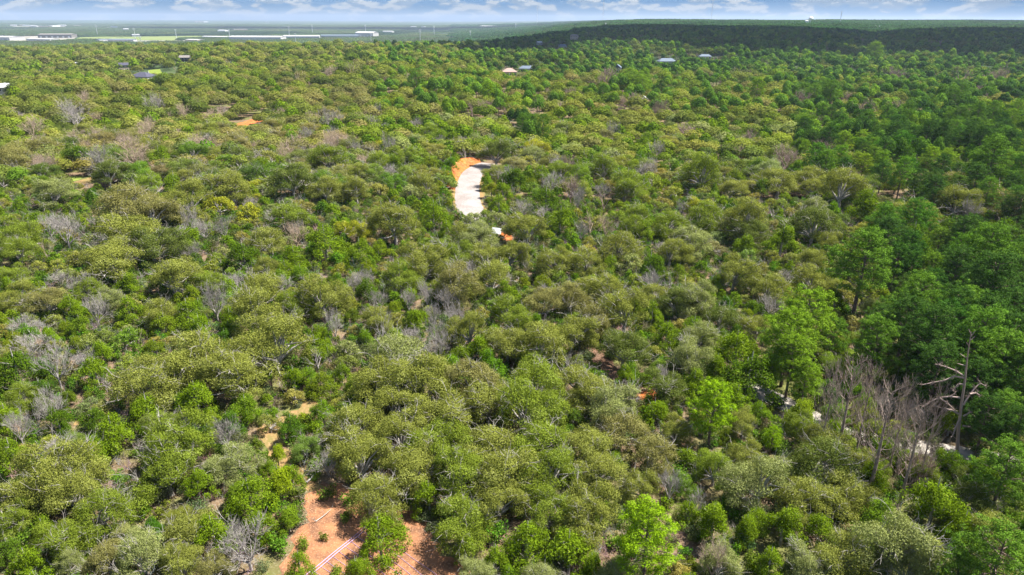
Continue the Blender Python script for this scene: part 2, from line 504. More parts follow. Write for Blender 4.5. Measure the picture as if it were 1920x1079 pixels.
def fat_twigs(kind, seed):
    a, b = (dead_oak(seed, False) if kind == 'dead' else dead_pine(seed)); return joined('dead_mid', [b, a])
for i in range(2): lod('dead', 1, fat_twigs('dead', 190 + i))
for i in range(2): lod('deadpine', 1, fat_twigs('deadpine', 195 + i))
INDEX[('dead', 2)] = INDEX[('dead', 3)] = INDEX[('dead', 1)]
INDEX[('deadpine', 2)] = INDEX[('deadpine', 3)] = INDEX[('deadpine', 1)]

# ---------------------------------------------------------------- tints (real leaf and bark colours)
TINT = {'o': ('oak', (.192, .210, .040)), 'g': ('oak', (.155, .203, .022)), 'p': ('oak', (.215, .240, .080)),
        'b': ('oak', (.200, .190, .060)), 'y': ('oak', (.26, .27, .02)), 'd': ('oak', (.105, .135, .026)),
        'c': ('cedar', (.122, .188, .008)), 'k': ('cedar', (.070, .125, .007)), 'j': ('cedar', (.18, .24, .008)),
        'n': ('pine', (.092, .178, .018)), 'm': ('pine', (.046, .100, .016)), 'l': ('pine', (.17, .28, .008)), 'q': ('pine', (.145, .24, .016)),
        'x': ('dead', (.37, .34, .315)), 't': ('dead', (.46, .36, .27)), 'v': ('dead', (.34, .245, .215)),
        'w': ('deadpine', (.32, .255, .215))}

# ---------------------------------------------------------------- trees read off the photograph: code, crown centre x, y, crown width (photo pixels)
HAND = """
x 102 680 62;x 158 662 50;x 89 757 60;x 31 797 52;x 66 776 40;o 270 705 130;o 370 650 150;o 430 692 140;o 515 636 150;c 551 707 50;c 590 652 52;
c 275 765 70;c 369 747 80;c 209 813 80;c 169 849 68;g 338 813 140;g 311 875 130;p 444 853 100;o 89 875 150;o 48 915 120;o 133 915 120;g 178 945 110;
k 27 690 90;c 178 693 58;g 27 735 70;k 107 787 50;c 22 849 66;x 420 808 55;x 249 905 40;x 200 818 34;c 467 933 96;j 524 902 66;c 400 1000 86;x 438 1000 46;c 489 985 60;
o 347 1000 112;p 267 1035 120;o 338 1052 100;b 200 1044 84;g 111 1000 104;c 53 1058 76;p 124 1052 60;b 400 1070 80;c 560 1056 58;g 30 960 80;x 280 850 40;c 370 905 60;
x 720 624 62;x 818 616 48;x 822 645 50;x 852 594 45;p 653 649 50;p 764 658 140;o 707 700 130;o 787 706 140;b 889 711 130;o 951 640 105;o 1018 640 120;o 1071 618 100;
o 1084 702 105;g 1004 706 130;o 1120 731 105;o 742 750 130;o 827 762 140;o 916 753 130;g 987 760 140;p 1142 756 120;b 1164 800 115;o 676 787 125;o 752 808 120;g 831 824 135;o 916 820 140;g 1018 812 140;
o 1093 833 120;o 676 849 130;o 782 870 130;g 862 880 130;o 951 880 140;g 1031 880 125;o 1130 868 110;o 690 925 120;c 804 929 62;g 862 958 130;o 935 935 120;o 1110 940 125;o 1084 982 105;g 1030 950 110;
c 987 1013 92;c 1067 1033 100;c 871 1022 58;p 893 1064 74;p 1009 1072 90;p 1160 1066 90;l 1213 1002 128;c 712 1004 88;j 520 850 38;c 548 892 48;c 500 880 36;o 505 790 40;c 590 800 34;g 1500 790 66;c 1560 806 48;o 1622 862 66;c 1694 858 44;g 1735 885 60;d 1800 884 62;c 1832 880 46;c 1585 826 40;c 1775 880 44;g 1650 880 56;c 1870 895 50;p 905 428 70;o 868 440 60;g 912 400 30;o 1530 812 60;g 1590 838 50;c 1668 846 46;o 1716 868 52;c 1765 862 40;g 1842 866 44;c 668 1066 58;x 1169 911 42;x 1258 902 58;x 1062 672 60;x 1085 680 40;c 640 700 40;c 1045 655 40;c 985 668 50;c 1010 675 44;x 835 560 40;x 765 560 34;x 700 575 36;x 590 505 30;x 150 530 40;x 90 420 40;x 1240 700 30;c 1300 720 60;c 1330 640 50;c 760 660 34;c 930 1046 60;c 1110 1062 60;
c 1173 702 40;c 1249 627 56;d 1169 646 100;d 1249 715 100;c 1227 773 66;b 1218 842 100;o 1205 905 80;o 1265 800 70;
c 1382 658 100;k 1404 700 105;c 1345 690 60;p 1298 667 95;p 1307 622 90;q 1480 630 105;q 1486 668 84;n 1564 627 58;n 1644 640 92;l 1338 760 92;q 1511 706 62;
m 1747 630 120;m 1791 590 100;m 1850 610 110;m 1893 640 110;m 1700 600 90;m 1905 700 110;n 1880 682 120;n 1880 773 76;n 1885 880 110;m 1760 690 100;m 1830 720 90;m 1850 780 80;m 1910 800 80;
w 1591 745 92;w 1658 800 112;w 1716 830 92;w 1625 760 66;w 1556 752 56;w 1690 790 60;v 1690 860 60;v 1735 868 60;w 1750 800 50;
o 1396 787 66;l 1449 818 34;d 1529 849 140;o 1569 835 105;p 1427 893 130;o 1493 920 120;o 1582 907 120;c 1471 982 84;c 1538 991 68;c 1338 978 84;o 1400 850 80;c 1755 938 112;p 1667 1005 165;o 1591 1027 120;p 1707 1052 110;
c 1444 1052 66;p 1347 1052 90;t 1340 1044 70;p 1524 1060 100;o 1849 978 105;c 1804 990 76;d 1813 922 96;n 1871 1052 140;n 1796 1072 80;x 1307 938 38;c 1290 960 50;c 1400 990 60;k 1780 870 60;k 1840 890 60;c 1640 890 56;
b 27 290 90;b 77 270 80;t 247 280 55;k 143 290 60;x 180 300 56;d 200 317 76;c 297 293 48;p 97 350 86;b 217 373 140;b 283 392 112;x 120 427 62;o 233 437 140;o 213 479 130;d 283 452 112;g 33 437 86;g 33 465 80;t 83 463 34;
c 350 447 66;x 357 413 40;x 380 425 38;x 420 423 34;c 377 393 26;y 410 380 52;y 463 393 52;g 533 397 86;c 493 313 50;d 547 330 92;g 617 290 78;o 610 347 78;o 433 340 106;o 350 367 96;t 553 433 44;c 610 453 78;k 457 477 66;o 507 443 86;c 550 487 58;
o 500 497 58;o 320 507 114;c 240 533 48;c 240 577 58;c 133 573 48;x 177 577 48;p 200 557 64;b 87 560 76;g 160 533 58;g 27 513 58;o 33 550 76;x 403 563 56;g 390 523 66;o 483 540 104;o 477 585 120;o 600 550 104;g 550 567 86;c 350 587 64;o 300 577 76;x 627 606 44;x 263 513 20;
k 243 507 30;c 430 600 50;
g 750 290 58;g 707 300 66;o 667 350 72;o 827 290 48;o 800 338 66;p 773 357 48;x 828 372 28;o 740 407 100;c 812 402 66;c 838 432 46;y 680 427 62;y 645 425 40;p 882 408 44;p 890 434 82;o 933 322 54;d 930 277 76;p 1003 287 66;k 963 337 58;c 935 383 46;o 988 423 92;
c 1017 330 50;v 1070 352 42;v 1067 310 30;x 1083 370 34;v 1133 367 42;g 1173 337 86;g 1133 310 76;c 1050 410 58;k 1023 373 56;t 1107 410 48;x 1090 430 30;t 1137 422 34;g 1190 410 76;o 1160 450 84;g 1250 410 76;c 1207 430 44;o 1257 463 76;p 1177 490 48;k 1220 497 66;c 1147 493 38;
o 1100 483 84;o 1040 483 76;x 987 490 26;o 783 483 104;g 750 517 86;g 853 473 84;o 907 477 84;o 957 470 74;b 857 527 104;o 923 513 96;k 690 543 50;c 950 547 48;g 953 583 86;x 800 550 40;x 847 570 42;x 813 583 38;x 663 533 38;x 723 597 44;c 673 470 56;
b 1023 560 84;b 1067 550 76;o 1173 570 104;o 1140 533 86;d 1273 560 86;x 1257 523 34;o 1233 550 74;c 1223 583 46;b 1107 587 86;c 780 600 50;o 700 590 70;o 880 610 80;c 900 650 60;
g 1320 317 96;y 1313 385 60;g 1313 395 86;o 1403 403 104;o 1463 333 96;o 1513 327 86;o 1580 300 76;o 1580 343 104;o 1663 317 58;b 1747 307 56;b 1780 337 86;n 1690 277 58;n 1737 270 56;n 1860 300 86;v 1473 293 54;v 1403 260 30;x 1530 323 20;p 1527 385 58;d 1527 412 104;
c 1630 387 76;o 1733 393 104;o 1797 370 84;x 1820 390 40;b 1890 370 96;c 1467 450 66;c 1397 460 48;d 1403 430 76;p 1300 447 96;o 1553 450 56;o 1520 480 66;n 1620 492 122;o 1523 523 86;o 1380 503 86;o 1440 533 86;p 1307 550 86;k 1567 560 56;p 1633 572 56;k 1713 447 76;k 1723 472 76;
p 1740 510 52;n 1853 473 106;m 1863 533 120;n 1723 562 98;n 1807 585 96;m 1897 590 96;n 1657 585 50;q 1513 592 104;k 1763 490 58;k 1827 427 66;k 1880 437 76;k 1780 430 58;v 1913 463 30;k 1427 350 48;d 1350 590 80;o 1420 610 70;
n 1000 218 66;m 972 214 40;l 915 168 32;n 780 148 36;n 825 150 46;q 850 190 48;n 800 180 40;v 950 203 26;v 925 200 30;v 885 203 34;v 1436 116 27;v 1625 205 46;q 1200 136 72;n 1165 140 50;n 1530 160 80;n 1490 160 44;n 1335 170 44;q 1420 165 36;n 1130 172 30;m 1240 165 30;
q 1670 120 40;q 1640 100 36;n 1560 165 40;n 1790 165 60;n 1840 200 80;q 1730 225 50;n 1690 200 60;m 1770 240 80;m 1860 245 90;q 1900 215 60;m 1610 240 50;v 1680 140 40;v 1810 140 60;v 1870 145 40;v 1140 145 44;v 1280 160 26;v 1240 205 40;v 1500 190 40;
x 140 215 60;x 290 195 40;t 275 240 40;t 235 265 34;t 60 240 44;x 240 270 34;t 345 210 30;t 370 190 30;x 620 220 46;x 700 230 28;t 660 125 34;q 880 85 20;t 560 140 30;t 620 135 28;b 580 120 30;b 530 135 34;
"""
trees = []     # kind, x, y, scale xy, scale z, tint, rot, code, photo x, photo y
for tok in HAND.replace('\n', '').split(';'):
    p = tok.split()
    if len(p) != 4: continue
    code, px, py, wd = p[0], float(p[1]), float(p[2]), float(p[3])
    kind, tint = TINT[code]
    s = 1.0
    for _ in range(3):
        x, y = at(px, py, HC[kind] * s)
        dd = depth_of(x, y, Hf(x, y) + HC[kind] * s)
        sx = wd * dd / FPX / 2 / R0[kind]
        if _ == 2 and kind == 'oak': sx *= 1.10
        if _ == 2 and kind == 'cedar': sx *= 1.14
        s = sx ** (0.75 if kind in ('oak', 'cedar', 'dead') else 0.85)
        if kind == 'cedar': s *= 1.08
        if kind == 'dead': s *= 1.5
        if kind == 'deadpine': s = max(1.0, s)
        if kind == 'dead' and _ == 2 and py < 880: sx *= 1.2
        if kind == 'oak': s *= .88 + .24 * ((int(px * 7 + py * 13) % 17) / 16)
    if kind == 'pine' and py < 290 and wd > 38:      # a stand of pines, not one
        k = 5 if wd > 60 else 4
        for i in range(k):
            a = 2.4 * i + px; q = R0[kind] * sx * .62 * (i > 0)
            trees.append([kind, x + q * math.cos(a), y + q * math.sin(a) * 1.6, sx * random.uniform(.42, .55), s ** .4 * random.uniform(.85, 1.05), tint, random.uniform(0, 6.28), code, px, py])
        continue
    trees.append([kind, x, y, sx, s, tint, random.uniform(0, 6.28), code, px, py])

# open ground: no trees stand on these (world polygons found from the photograph)
def world_poly(pts): return [at(px, py, 0.0) for px, py in pts]
PIPE_FIELD = world_poly([(490, 1100), (545, 1040), (572, 985), (574, 925), (600, 900), (645, 905), (690, 955), (760, 955), (820, 1010), (880, 1079), (860, 1300), (420, 1300)])
PATH_A = world_poly([(602, 752), (585, 746), (535, 780), (484, 806), (478, 820), (498, 832), (506, 860), (530, 892), (572, 926), (608, 918), (560, 874), (526, 836), (536, 800), (600, 770)])
ROAD_LINE = [at(*p) for p in [(918, 307), (910, 310), (902, 314), (886, 326), (877, 350), (878, 380), (889, 410), (888, 440), (875, 480)]]
ROAD_LINE2 = [at(*p) for p in [(1395, 722), (1470, 757), (1560, 803), (1650, 828), (1760, 846), (1880, 866), (1990, 890), (2150, 930)]]
def inside(x, y, poly):
    c = False; n = len(poly)
    for i in range(n):
        x1, y1 = poly[i]; x2, y2 = poly[(i + 1) % n]
        if (y1 > y) != (y2 > y) and x < (x2 - x1) * (y - y1) / (y2 - y1) + x1: c = not c
    return c
def seg_dist(x, y, line):
    best = 1e9
    for (x1, y1), (x2, y2) in zip(line, line[1:]):
        dx, dy = x2 - x1, y2 - y1
        t = max(0, min(1, ((x - x1) * dx + (y - y1) * dy) / (dx * dx + dy * dy + 1e-9)))
        best = min(best, math.hypot(x - x1 - t * dx, y - y1 - t * dy))
    return best

# ---------------------------------------------------------------- custom properties
def tag(o, label=None, cat=None, group=None, kind=None):
    if label: o['label'] = label
    if cat: o['category'] = cat
    if group: o['group'] = group
    if kind: o['kind'] = kind
    return o
def link(name, me, parent=None):
    o = bpy.data.objects.new(name, me); COL.objects.link(o)
    if parent: o.parent = parent
    return o
def empty(name, loc, rz=0.0):
    o = bpy.data.objects.new(name, None); COL.objects.link(o)
    o.location = loc; o.rotation_euler = (0, 0, rz); o.empty_display_size = 0.5
    return o

# ---------------------------------------------------------------- ground: one sheet to beyond the horizon
def build_ground():
    rad = [0.0, 4.0]
    while rad[-1] < 30000: rad.append(rad[-1] * 1.022 + 0.6)
    rad = np.array(rad[1:])
    na = 420
    ang = np.linspace(0, 2 * np.pi, na, endpoint=False)
    X = rad[:, None] * np.sin(ang)[None]; Y = rad[:, None] * np.cos(ang)[None]
    Z = H(X, Y)
    V = np.stack([X, Y, Z], -1).reshape(-1, 3)
    V = np.concatenate([V, [[0, 0, Hf(0, 0)]]])
    i = np.arange(len(rad) - 1)[:, None] * na; j = np.arange(na)[None]; j2 = (j + 1) % na
    F = np.stack([i + j, i + na + j, i + na + j2, i + j2], -1).reshape(-1, 4)[:, ::-1]
    me = quads_mesh('ground_mesh', V, F, None, M_GROUND)
    bm = bmesh.new(); bm.from_mesh(me); bm.verts.ensure_lookup_table()
    c = bm.verts[-1]
    for k in range(na): bm.faces.new((c, bm.verts[(k + 1) % na], bm.verts[k]))
    bmesh.ops.recalc_face_normals(bm, faces=bm.faces)
    bm.to_mesh(me); bm.free()
    for p in me.polygons: p.use_smooth = True
    o = link('ground', me); tag(o, 'reddish brown woodland soil and leaf litter under the trees', kind='structure')
m, n, out = material('woodland_ground')
g = n.new('ShaderNodeNewGeometry'); pos = g.outputs['Position']
a = n.noise(pos, 0.35, 6.0, 0.65); b = n.noise(pos, 3.5, 5.0, 0.7); c_ = n.noise(pos, 0.09, 3.0)
c = n.mix(n.ramp(a, .38, .62), (.15, .10, .06), (.10, .07, .042))
c = n.mix(n.ramp(b, .48, .64), c, (.21, .165, .115))
c = n.mix(n.math('MULTIPLY', n.ramp(c_, .45, .58), .75), c, (.10, .12, .03))
far = n.new('ShaderNodeVectorMath', operation='LENGTH'); n.l.new(pos, far.inputs[0])
fa = n.noise(pos, 0.004, 6.0, .65); fb = n.noise(pos, 0.02, 4.0, .7)
fc = n.mix(n.ramp(fa, .42, .60), (.035, .06, .025), (.06, .085, .035))
fc = n.mix(n.ramp(fb, .60, .70), fc, (.11, .11, .06))
fc = n.mix(n.ramp(n.noise(pos, .0011, 4.0, .6), .60, .66), fc, (.13, .15, .07))
c = n.mix(n.ramp(far.outputs['Value'], 420.0, 900.0), c, fc)
d = n.new('ShaderNodeBsdfDiffuse'); n.l.new(c, d.inputs['Color'])
bp = n.new('ShaderNodeBump'); bp.inputs['Strength'].default_value = .5; bp.inputs['Distance'].default_value = .08
n.l.new(b, bp.inputs['Height']); n.l.new(bp.outputs[0], d.inputs['Normal'])
n.l.new(d.outputs[0], out.inputs['Surface'])
M_GROUND = m
build_ground()

def sheet(name, poly, z, mat, step=1.0, kind='structure', label=None, rough=0.0):
    """a filled patch of ground laid over the terrain, with an uneven rim"""
    rough *= 1.8
    rim = []
    rg = np.random.default_rng(len(poly))
    for (x1, y1), (x2, y2) in zip(poly, poly[1:] + poly[:1]):
        k = max(1, int(math.hypot(x2 - x1, y2 - y1) / step))
        for i in range(k):
            rim.append((x1 + (x2 - x1) * i / k + rg.normal(0, rough), y1 + (y2 - y1) * i / k + rg.normal(0, rough)))
    bm = bmesh.new()
    vs = [bm.verts.new((x, y, 0)) for x, y in rim]
    bm.faces.new(vs)
    bmesh.ops.triangulate(bm, faces=bm.faces)
    for _ in range(5):
        long = [e for e in bm.edges if e.calc_length() > step * 2.5]
        if not long: break
        bmesh.ops.subdivide_edges(bm, edges=long, cuts=1)
        bmesh.ops.triangulate(bm, faces=bm.faces)
    for v in bm.verts: v.co.z = Hf(v.co.x, v.co.y) + z
    bmesh.ops.recalc_face_normals(bm, faces=bm.faces)
    if sum(f.normal.z for f in bm.faces) < 0: bmesh.ops.reverse_faces(bm, faces=bm.faces)
    me = bpy.data.meshes.new(name); bm.to_mesh(me); bm.free(); me.materials.append(mat)
    o = link(name, me); return tag(o, label, kind=kind)
def smooth_line(pts, n=8):
    out = []
    P = [pts[0]] + list(pts) + [pts[-1]]
    for i in range(1, len(P) - 2):
        p0, p1, p2, p3 = map(np.array, P[i - 1:i + 3])
        for k in range(n):
            t = k / n
            out.append(tuple(0.5 * ((2 * p1) + (-p0 + p2) * t + (2 * p0 - 5 * p1 + 4 * p2 - p3) * t * t + (-p0 + 3 * p1 - 3 * p2 + p3) * t ** 3)))
    out.append(tuple(P[-1])); return out
def ribbon(name, line, width, z, mat, label, off=0.0, rag=0.08):
    L = smooth_line(line, 14); V, F = [], []
    rg = np.random.default_rng(5)
    m = 7
    for i, (x, y) in enumerate(L):
        x2, y2 = L[min(i + 1, len(L) - 1)]; x1, y1 = L[max(i - 1, 0)]
        t = Vector((x2 - x1, y2 - y1)).normalized(); nn = Vector((t.y, -t.x))
        for j in range(m):
            f = (j / (m - 1) - .5) * width + off + (rg.normal(0, rag) if j in (0, m - 1) else 0)
            X, Y = x + nn.x * f, y + nn.y * f
            V.append((X, Y, Hf(X, Y) + z))
    for i in range(len(L) - 1):
        for j in range(m - 1):
            F.append((i * m + j, (i + 1) * m + j, (i + 1) * m + j + 1, i * m + j + 1))
    me = quads_mesh(name, np.array(V), np.array(F)[:, ::-1], None, mat)
    bm = bmesh.new(); bm.from_mesh(me)
    if sum(f.normal.z for f in bm.faces) < 0: bmesh.ops.reverse_faces(bm, faces=bm.faces)
    bm.to_mesh(me); bm.free()
    return tag(link(name, me), label, kind='structure')

def soil_mat(name, ca, cb, cc, s1=.5, s2=5.0):
    m, n, out = material(name)
    g = n.new('ShaderNodeNewGeometry'); pos = g.outputs['Position']
    a = n.noise(pos, s1, 6.0, .65); b = n.noise(pos, s2, 6.0, .75)
    c = n.mix(n.ramp(a, .35, .65), ca, cb); c = n.mix(n.ramp(b, .50, .66), c, cc)
    d = n.new('ShaderNodeBsdfDiffuse'); n.l.new(c, d.inputs['Color'])
    bp = n.new('ShaderNodeBump'); bp.inputs['Strength'].default_value = .6; bp.inputs['Distance'].default_value = .06
    n.l.new(b, bp.inputs['Height']); n.l.new(bp.outputs[0], d.inputs['Normal'])
    n.l.new(d.outputs[0], out.inputs['Surface']); return m
M_MULCH = soil_mat('orange_mulch', (.30, .135, .064), (.14, .072, .043), (.37, .215, .125))
M_PATHS = soil_mat('sandy_path', (.24, .145, .065), (.15, .13, .045), (.31, .20, .11), .4, 3.0)
M_WHITE = soil_mat('crushed_limestone', (.255, .232, .222), (.195, .168, .152), (.29, .27, .255), .15, 2.0)
M_GRAVEL = soil_mat('grey_gravel', (.30, .27, .23), (.23, .205, .18), (.38, .35, .31), .4, 4.0)
M_LITTER = soil_mat('brown_litter', (.15, .085, .055), (.10, .062, .042), (.22, .15, .11))
M_CLAY = soil_mat('orange_clay', (.40, .125, .035), (.24, .075, .03), (.45, .24, .10), .35, 1.2)
sheet('clearing', PIPE_FIELD, .012, M_MULCH, 1.0, label='orange mulched clearing at the bottom of the picture', rough=.25)
sheet('path', PATH_A, .020, M_PATHS, 1.0, label='sandy track running up from the orange clearing between oaks', rough=.22)
ribbon('road_verge', ROAD_LINE, 10.5, .03, M_PATHS, 'sandy verge showing along both edges of the white road', rag=.5)
ribbon('road', ROAD_LINE, 7.6, .05, M_WHITE, 'white crushed limestone road bending between the oaks')
ribbon('gravel_road', ROAD_LINE2, 3.7, .04, M_GRAVEL, 'grey gravel road passing behind the bare brown pines')
# cut clay bank on the outside of the bend
def bank():
    L = smooth_line([at(903, 306), at(890, 308), at(869, 322), at(858, 343), at(854, 356)], 10)
    V, F = [], []; rg = np.random.default_rng(3); m = 9
    for i, (x, y) in enumerate(L):
        x2, y2 = L[min(i + 1, len(L) - 1)]; x1, y1 = L[max(i - 1, 0)]
        t = Vector((x2 - x1, y2 - y1)).normalized(); nn = Vector((-t.y, t.x))
        if nn.dot(Vector((-1, 1))) < 0: nn = -nn
        e = math.sin(math.pi * min(1, max(0, i / (len(L) - 1)))) ** .5
        for j in range(m):
            f = j / (m - 1)
            X, Y = x + nn.x * (f * 4.8 * (.3 + .7 * e)), y + nn.y * (f * 4.8 * (.3 + .7 * e))
            V.append((X, Y, Hf(X, Y) + .03 + 2.3 * e * S(0, .8, f) + rg.normal(0, .12) * e * math.sin(math.pi * f)))
    for i in range(len(L) - 1):
        for j in range(m - 1): F.append((i * m + j, (i + 1) * m + j, (i + 1) * m + j + 1, i * m + j + 1))
    me = quads_mesh('clay_bank_mesh', np.array(V), np.array(F), None, M_CLAY)
    bm = bmesh.new(); bm.from_mesh(me)
    if sum(f.normal.z for f in bm.faces) < 0: bmesh.ops.reverse_faces(bm, faces=bm.faces)
    bm.to_mesh(me); bm.free()
    tag(link('clay_bank', me), 'bright orange cut clay bank along the outside of the white road bend', kind='structure')
bank()
bare = [(PIPE_FIELD, 1.6), (PATH_A, 1.0)]
for nm, pts, mt, lb in (
        ('soil_patch', [(142, 795), (150, 783), (166, 781), (172, 790), (158, 800)], M_PATHS, 'small sandy gap among cedars on the left'),
        ('soil_patch', [(1188, 760), (1196, 738), (1222, 733), (1240, 748), (1232, 768), (1205, 778)], M_CLAY, 'rust red bare soil below the dark trail gap'),
        ('soil_patch', [(930, 447), (940, 437), (960, 440), (962, 452), (945, 458)], M_CLAY, 'rust red spoil beside the white board'),
        ('trail', [(1100, 650), (1120, 640), (1150, 680), (1175, 720), (1210, 760), (1190, 765), (1150, 715), (1115, 690)], M_LITTER, 'shaded brown trail gap between oaks right of centre'),
        ('dirt_track', [(410, 246), (425, 238), (470, 225), (512, 217), (508, 224), (468, 234), (425, 251)], M_CLAY, 'orange dirt track between oaks in the upper left'),
        ('soil_patch', [(125, 345), (160, 336), (175, 332), (172, 342), (140, 350)], M_PATHS, 'small sandy gap beside lime grass on the left'),
        ('soil_patch', [(872, 640), (890, 625), (900, 650), (885, 668)], M_LITTER, 'brown gap beside a thin trunked tree above the grove'),
        ('soil_patch', [(1270, 830), (1300, 820), (1310, 845), (1285, 860)], M_LITTER, 'rusty soil beneath the lime green pine'),
        ):
    P = world_poly(pts)
    sheet(nm, P, .016, mt, 1.2 if pts[0][1] > 300 else 3.0, label=lb, rough=.15)
    bare.append((P, 1.4))

# ---------------------------------------------------------------- buildings
M_WALLW = simple('white_siding', (.42, .415, .40), .7); M_WALLC = simple('cream_stucco', (.42, .34, .25), .8)
M_WALLK = simple('black_siding', (.035, .035, .045), .7); M_ROOFD = simple('slate_shingles', (.06, .06, .085), .8, var=.25)
M_ROOFG = simple('grey_shingles', (.17, .155, .14), .8, var=.2); M_ROOFP = simple('pinkish_shingles', (.31, .21, .18), .8, var=.15)
M_ROOFW = simple('white_metal_roof', (.38, .38, .38), .8); M_ROOFB = simple('bluish_metal_roof', (.12, .15, .19), .8)
M_GLASS = simple('dark_window_glass', (.03, .04, .05), .1, spec=.8); M_GALV = simple('galvanised_steel', (.55, .56, .57), .5, .3)
M_PINK = simple('orchid_pipe', (.42, .28, .42), .5, var=.06); M_TANKW = simple('white_tank_paint', (.80, .80, .80), .5, var=.05)
M_TRIM = simple('white_trim', (.78, .78, .77), .6)

def bm_box(bm, x0, x1, y0, y1, z0, z1):
    vs = [bm.verts.new(p) for p in ((x0, y0, z0), (x1, y0, z0), (x1, y1, z0), (x0, y1, z0), (x0, y0, z1), (x1, y0, z1), (x1, y1, z1), (x0, y1, z1))]
    for f in ((3, 2, 1, 0), (4, 5, 6, 7), (0, 1, 5, 4), (1, 2, 6, 5), (2, 3, 7, 6), (3, 0, 4, 7)): bm.faces.new([vs[i] for i in f])
def bm_obj(name, bm, mat, parent=None):
    bmesh.ops.recalc_face_normals(bm, faces=bm.faces)
    me = bpy.data.meshes.new(name); bm.to_mesh(me); bm.free(); me.materials.append(mat)
    return link(name, me, parent)
def roof_bm(w, d, z, h, over=.5, hip=0.0, t=.18):
    """gabled (hip=0) or hipped roof with thickness over a w x d plan"""
    bm = bmesh.new(); X, Y = w / 2 + over, d / 2 + over; rx = X - hip * Y
    pts = []
    for dz in (0, t):
        pts.append([bm.verts.new(p) for p in ((-X, -Y, z + dz - .1), (X, -Y, z + dz - .1), (X, Y, z + dz - .1), (-X, Y, z + dz - .1), (-rx, 0, z + h + dz), (rx, 0, z + h + dz))])
    for q, s in ((pts[0], -1), (pts[1], 1)):
        for f in ((0, 1, 5, 4), (2, 3, 4, 5), (1, 2, 5), (3, 0, 4)): bm.faces.new([q[i] for i in (f if s > 0 else f[::-1])])
    for i in range(4):
        j = (i + 1) % 4; bm.faces.new((pts[0][i], pts[0][j], pts[1][j], pts[1][i]))
    return bm
houses = []
def house(name, label, px, py, width_px, aspect=.7, storeys=1, wall=None, roof=None, hip=.9, rz=0.0, cat='house', wing=None, rise=2.4, wins=3):
    hh = 3.0 * storeys
    x, y = at(px, py, hh + rise * .6)
    z = Hf(x, y); dd = depth_of(x, y, z); wd = width_px * dd / FPX; dp = wd * aspect
    e = empty(name, (x, y, z), rz); tag(e, label, cat, 'houses among the trees')
    houses.append((x, y, wd * .75))
    bm = bmesh.new(); bm_box(bm, -wd / 2, wd / 2, -dp / 2, dp / 2, -1.5, hh)
    if hip == 0:
        for s in (-1, 1):                          # gable ends
            a = [bm.verts.new(p) for p in ((s * wd / 2, -dp / 2, hh), (s * wd / 2, dp / 2, hh), (s * wd / 2, 0, hh + rise * .93))]
            b = [bm.verts.new(p) for p in ((s * (wd / 2 - .2), -dp / 2, hh), (s * (wd / 2 - .2), dp / 2, hh), (s * (wd / 2 - .2), 0, hh + rise * .93))]
            bm.faces.new(a); bm.faces.new(b[::-1])
            for i in range(3): bm.faces.new((a[i], a[(i + 1) % 3], b[(i + 1) % 3], b[i]))
    bm_obj('wall', bm, wall, e)
    ro = bm_obj('roof', roof_bm(wd, dp, hh + .1, rise, hip=hip), roof, e)
    bm = bmesh.new(); bm_box(bm, wd * .2, wd * .2 + .8, dp * .1, dp * .1 + .8, hh + .3, hh + rise + .6); bm_obj('chimney', bm, wall, ro)
    for st in range(storeys):
        for k in range(wins):
            cx = (k + .5) / wins * wd - wd / 2
            if st == 0 and k == wins // 2:
                bm = bmesh.new(); bm_box(bm, cx - .5, cx + .5, -dp / 2 - .05, -dp / 2 + .02, 0.05, 2.15); bm_obj('door', bm, M_TRIM, e); continue
            bm = bmesh.new(); bm_box(bm, cx - .7, cx + .7, -dp / 2 - .04, -dp / 2 + .02, .9 + st * 3, 2.3 + st * 3); wn = bm_obj('window', bm, M_GLASS, e)
            bm = bmesh.new()
            for (a0, a1, b0, b1) in ((-.8, .8, .8, .9), (-.8, .8, 2.3, 2.4), (-.8, -.7, .9, 2.3), (.7, .8, .9, 2.3)):
                bm_box(bm, cx + a0, cx + a1, -dp / 2 - .08, -dp / 2 + .015, b0 + st * 3, b1 + st * 3)
            bm_obj('frame', bm, M_TRIM, wn)
    if wing:
        ww, s = wing; ww *= wd
        bm = bmesh.new(); x0 = s * (wd / 2 + ww / 2 + .01); bm_box(bm, x0 - ww / 2, x0 + ww / 2, -dp * .4, dp * .4, -1.5, 2.7); bm_obj('wing', bm, wall, e)
        rb = roof_bm(ww, dp * .8, 2.8, 1.6, over=.3, hip=hip)
        for v in rb.verts: v.co.x += x0
        bm_obj('wing_roof', rb, M_ROOFG, e)
    return e
house('two_storey_house', 'black two storey house with white windows and low grey roofed wing on the ridge', 346, 106, 17, .8, 2, M_WALLK, M_ROOFG, 0, R(14), wing=(.95, 1))
house('bungalow', 'dark slate hip roofed house beside the lime lawn at upper left', 268, 139, 40, .8, 1, M_WALLW, M_ROOFD, .95, R(-12), rise=3.6)
house('cream_house', 'cream house with dark gable roof above the slate roofed house', 230, 120, 17, .8, 2, M_WALLC, M_ROOFD, 0, R(35))
house('shed', 'small white flat shed among oaks near the upper left edge', 145, 118, 11, .6, 1, M_WALLW, M_ROOFW, 0, 0, 'shed', rise=.9)
house('white_house', 'white house cut by the left picture edge', 1, 160, 26, .8, 2, M_WALLW, M_ROOFW, 0, R(20))
house('pink_roofed_house', 'house with pinkish hip roof in the upper centre', 955, 131, 26, .8, 1, M_WALLC, M_ROOFP, .9, R(5), rise=3.0)
house('blue_roofed_house', 'low house with bluish roof just right of the pinkish roofed one', 988, 126, 28, .5, 1, M_WALLW, M_ROOFB, .8, R(-8))
house('gabled_house', 'narrow white gabled house left of the bright pine clump', 1159, 124, 9, 1.2, 2, M_WALLW, M_ROOFB, 0, R(70), wins=2)
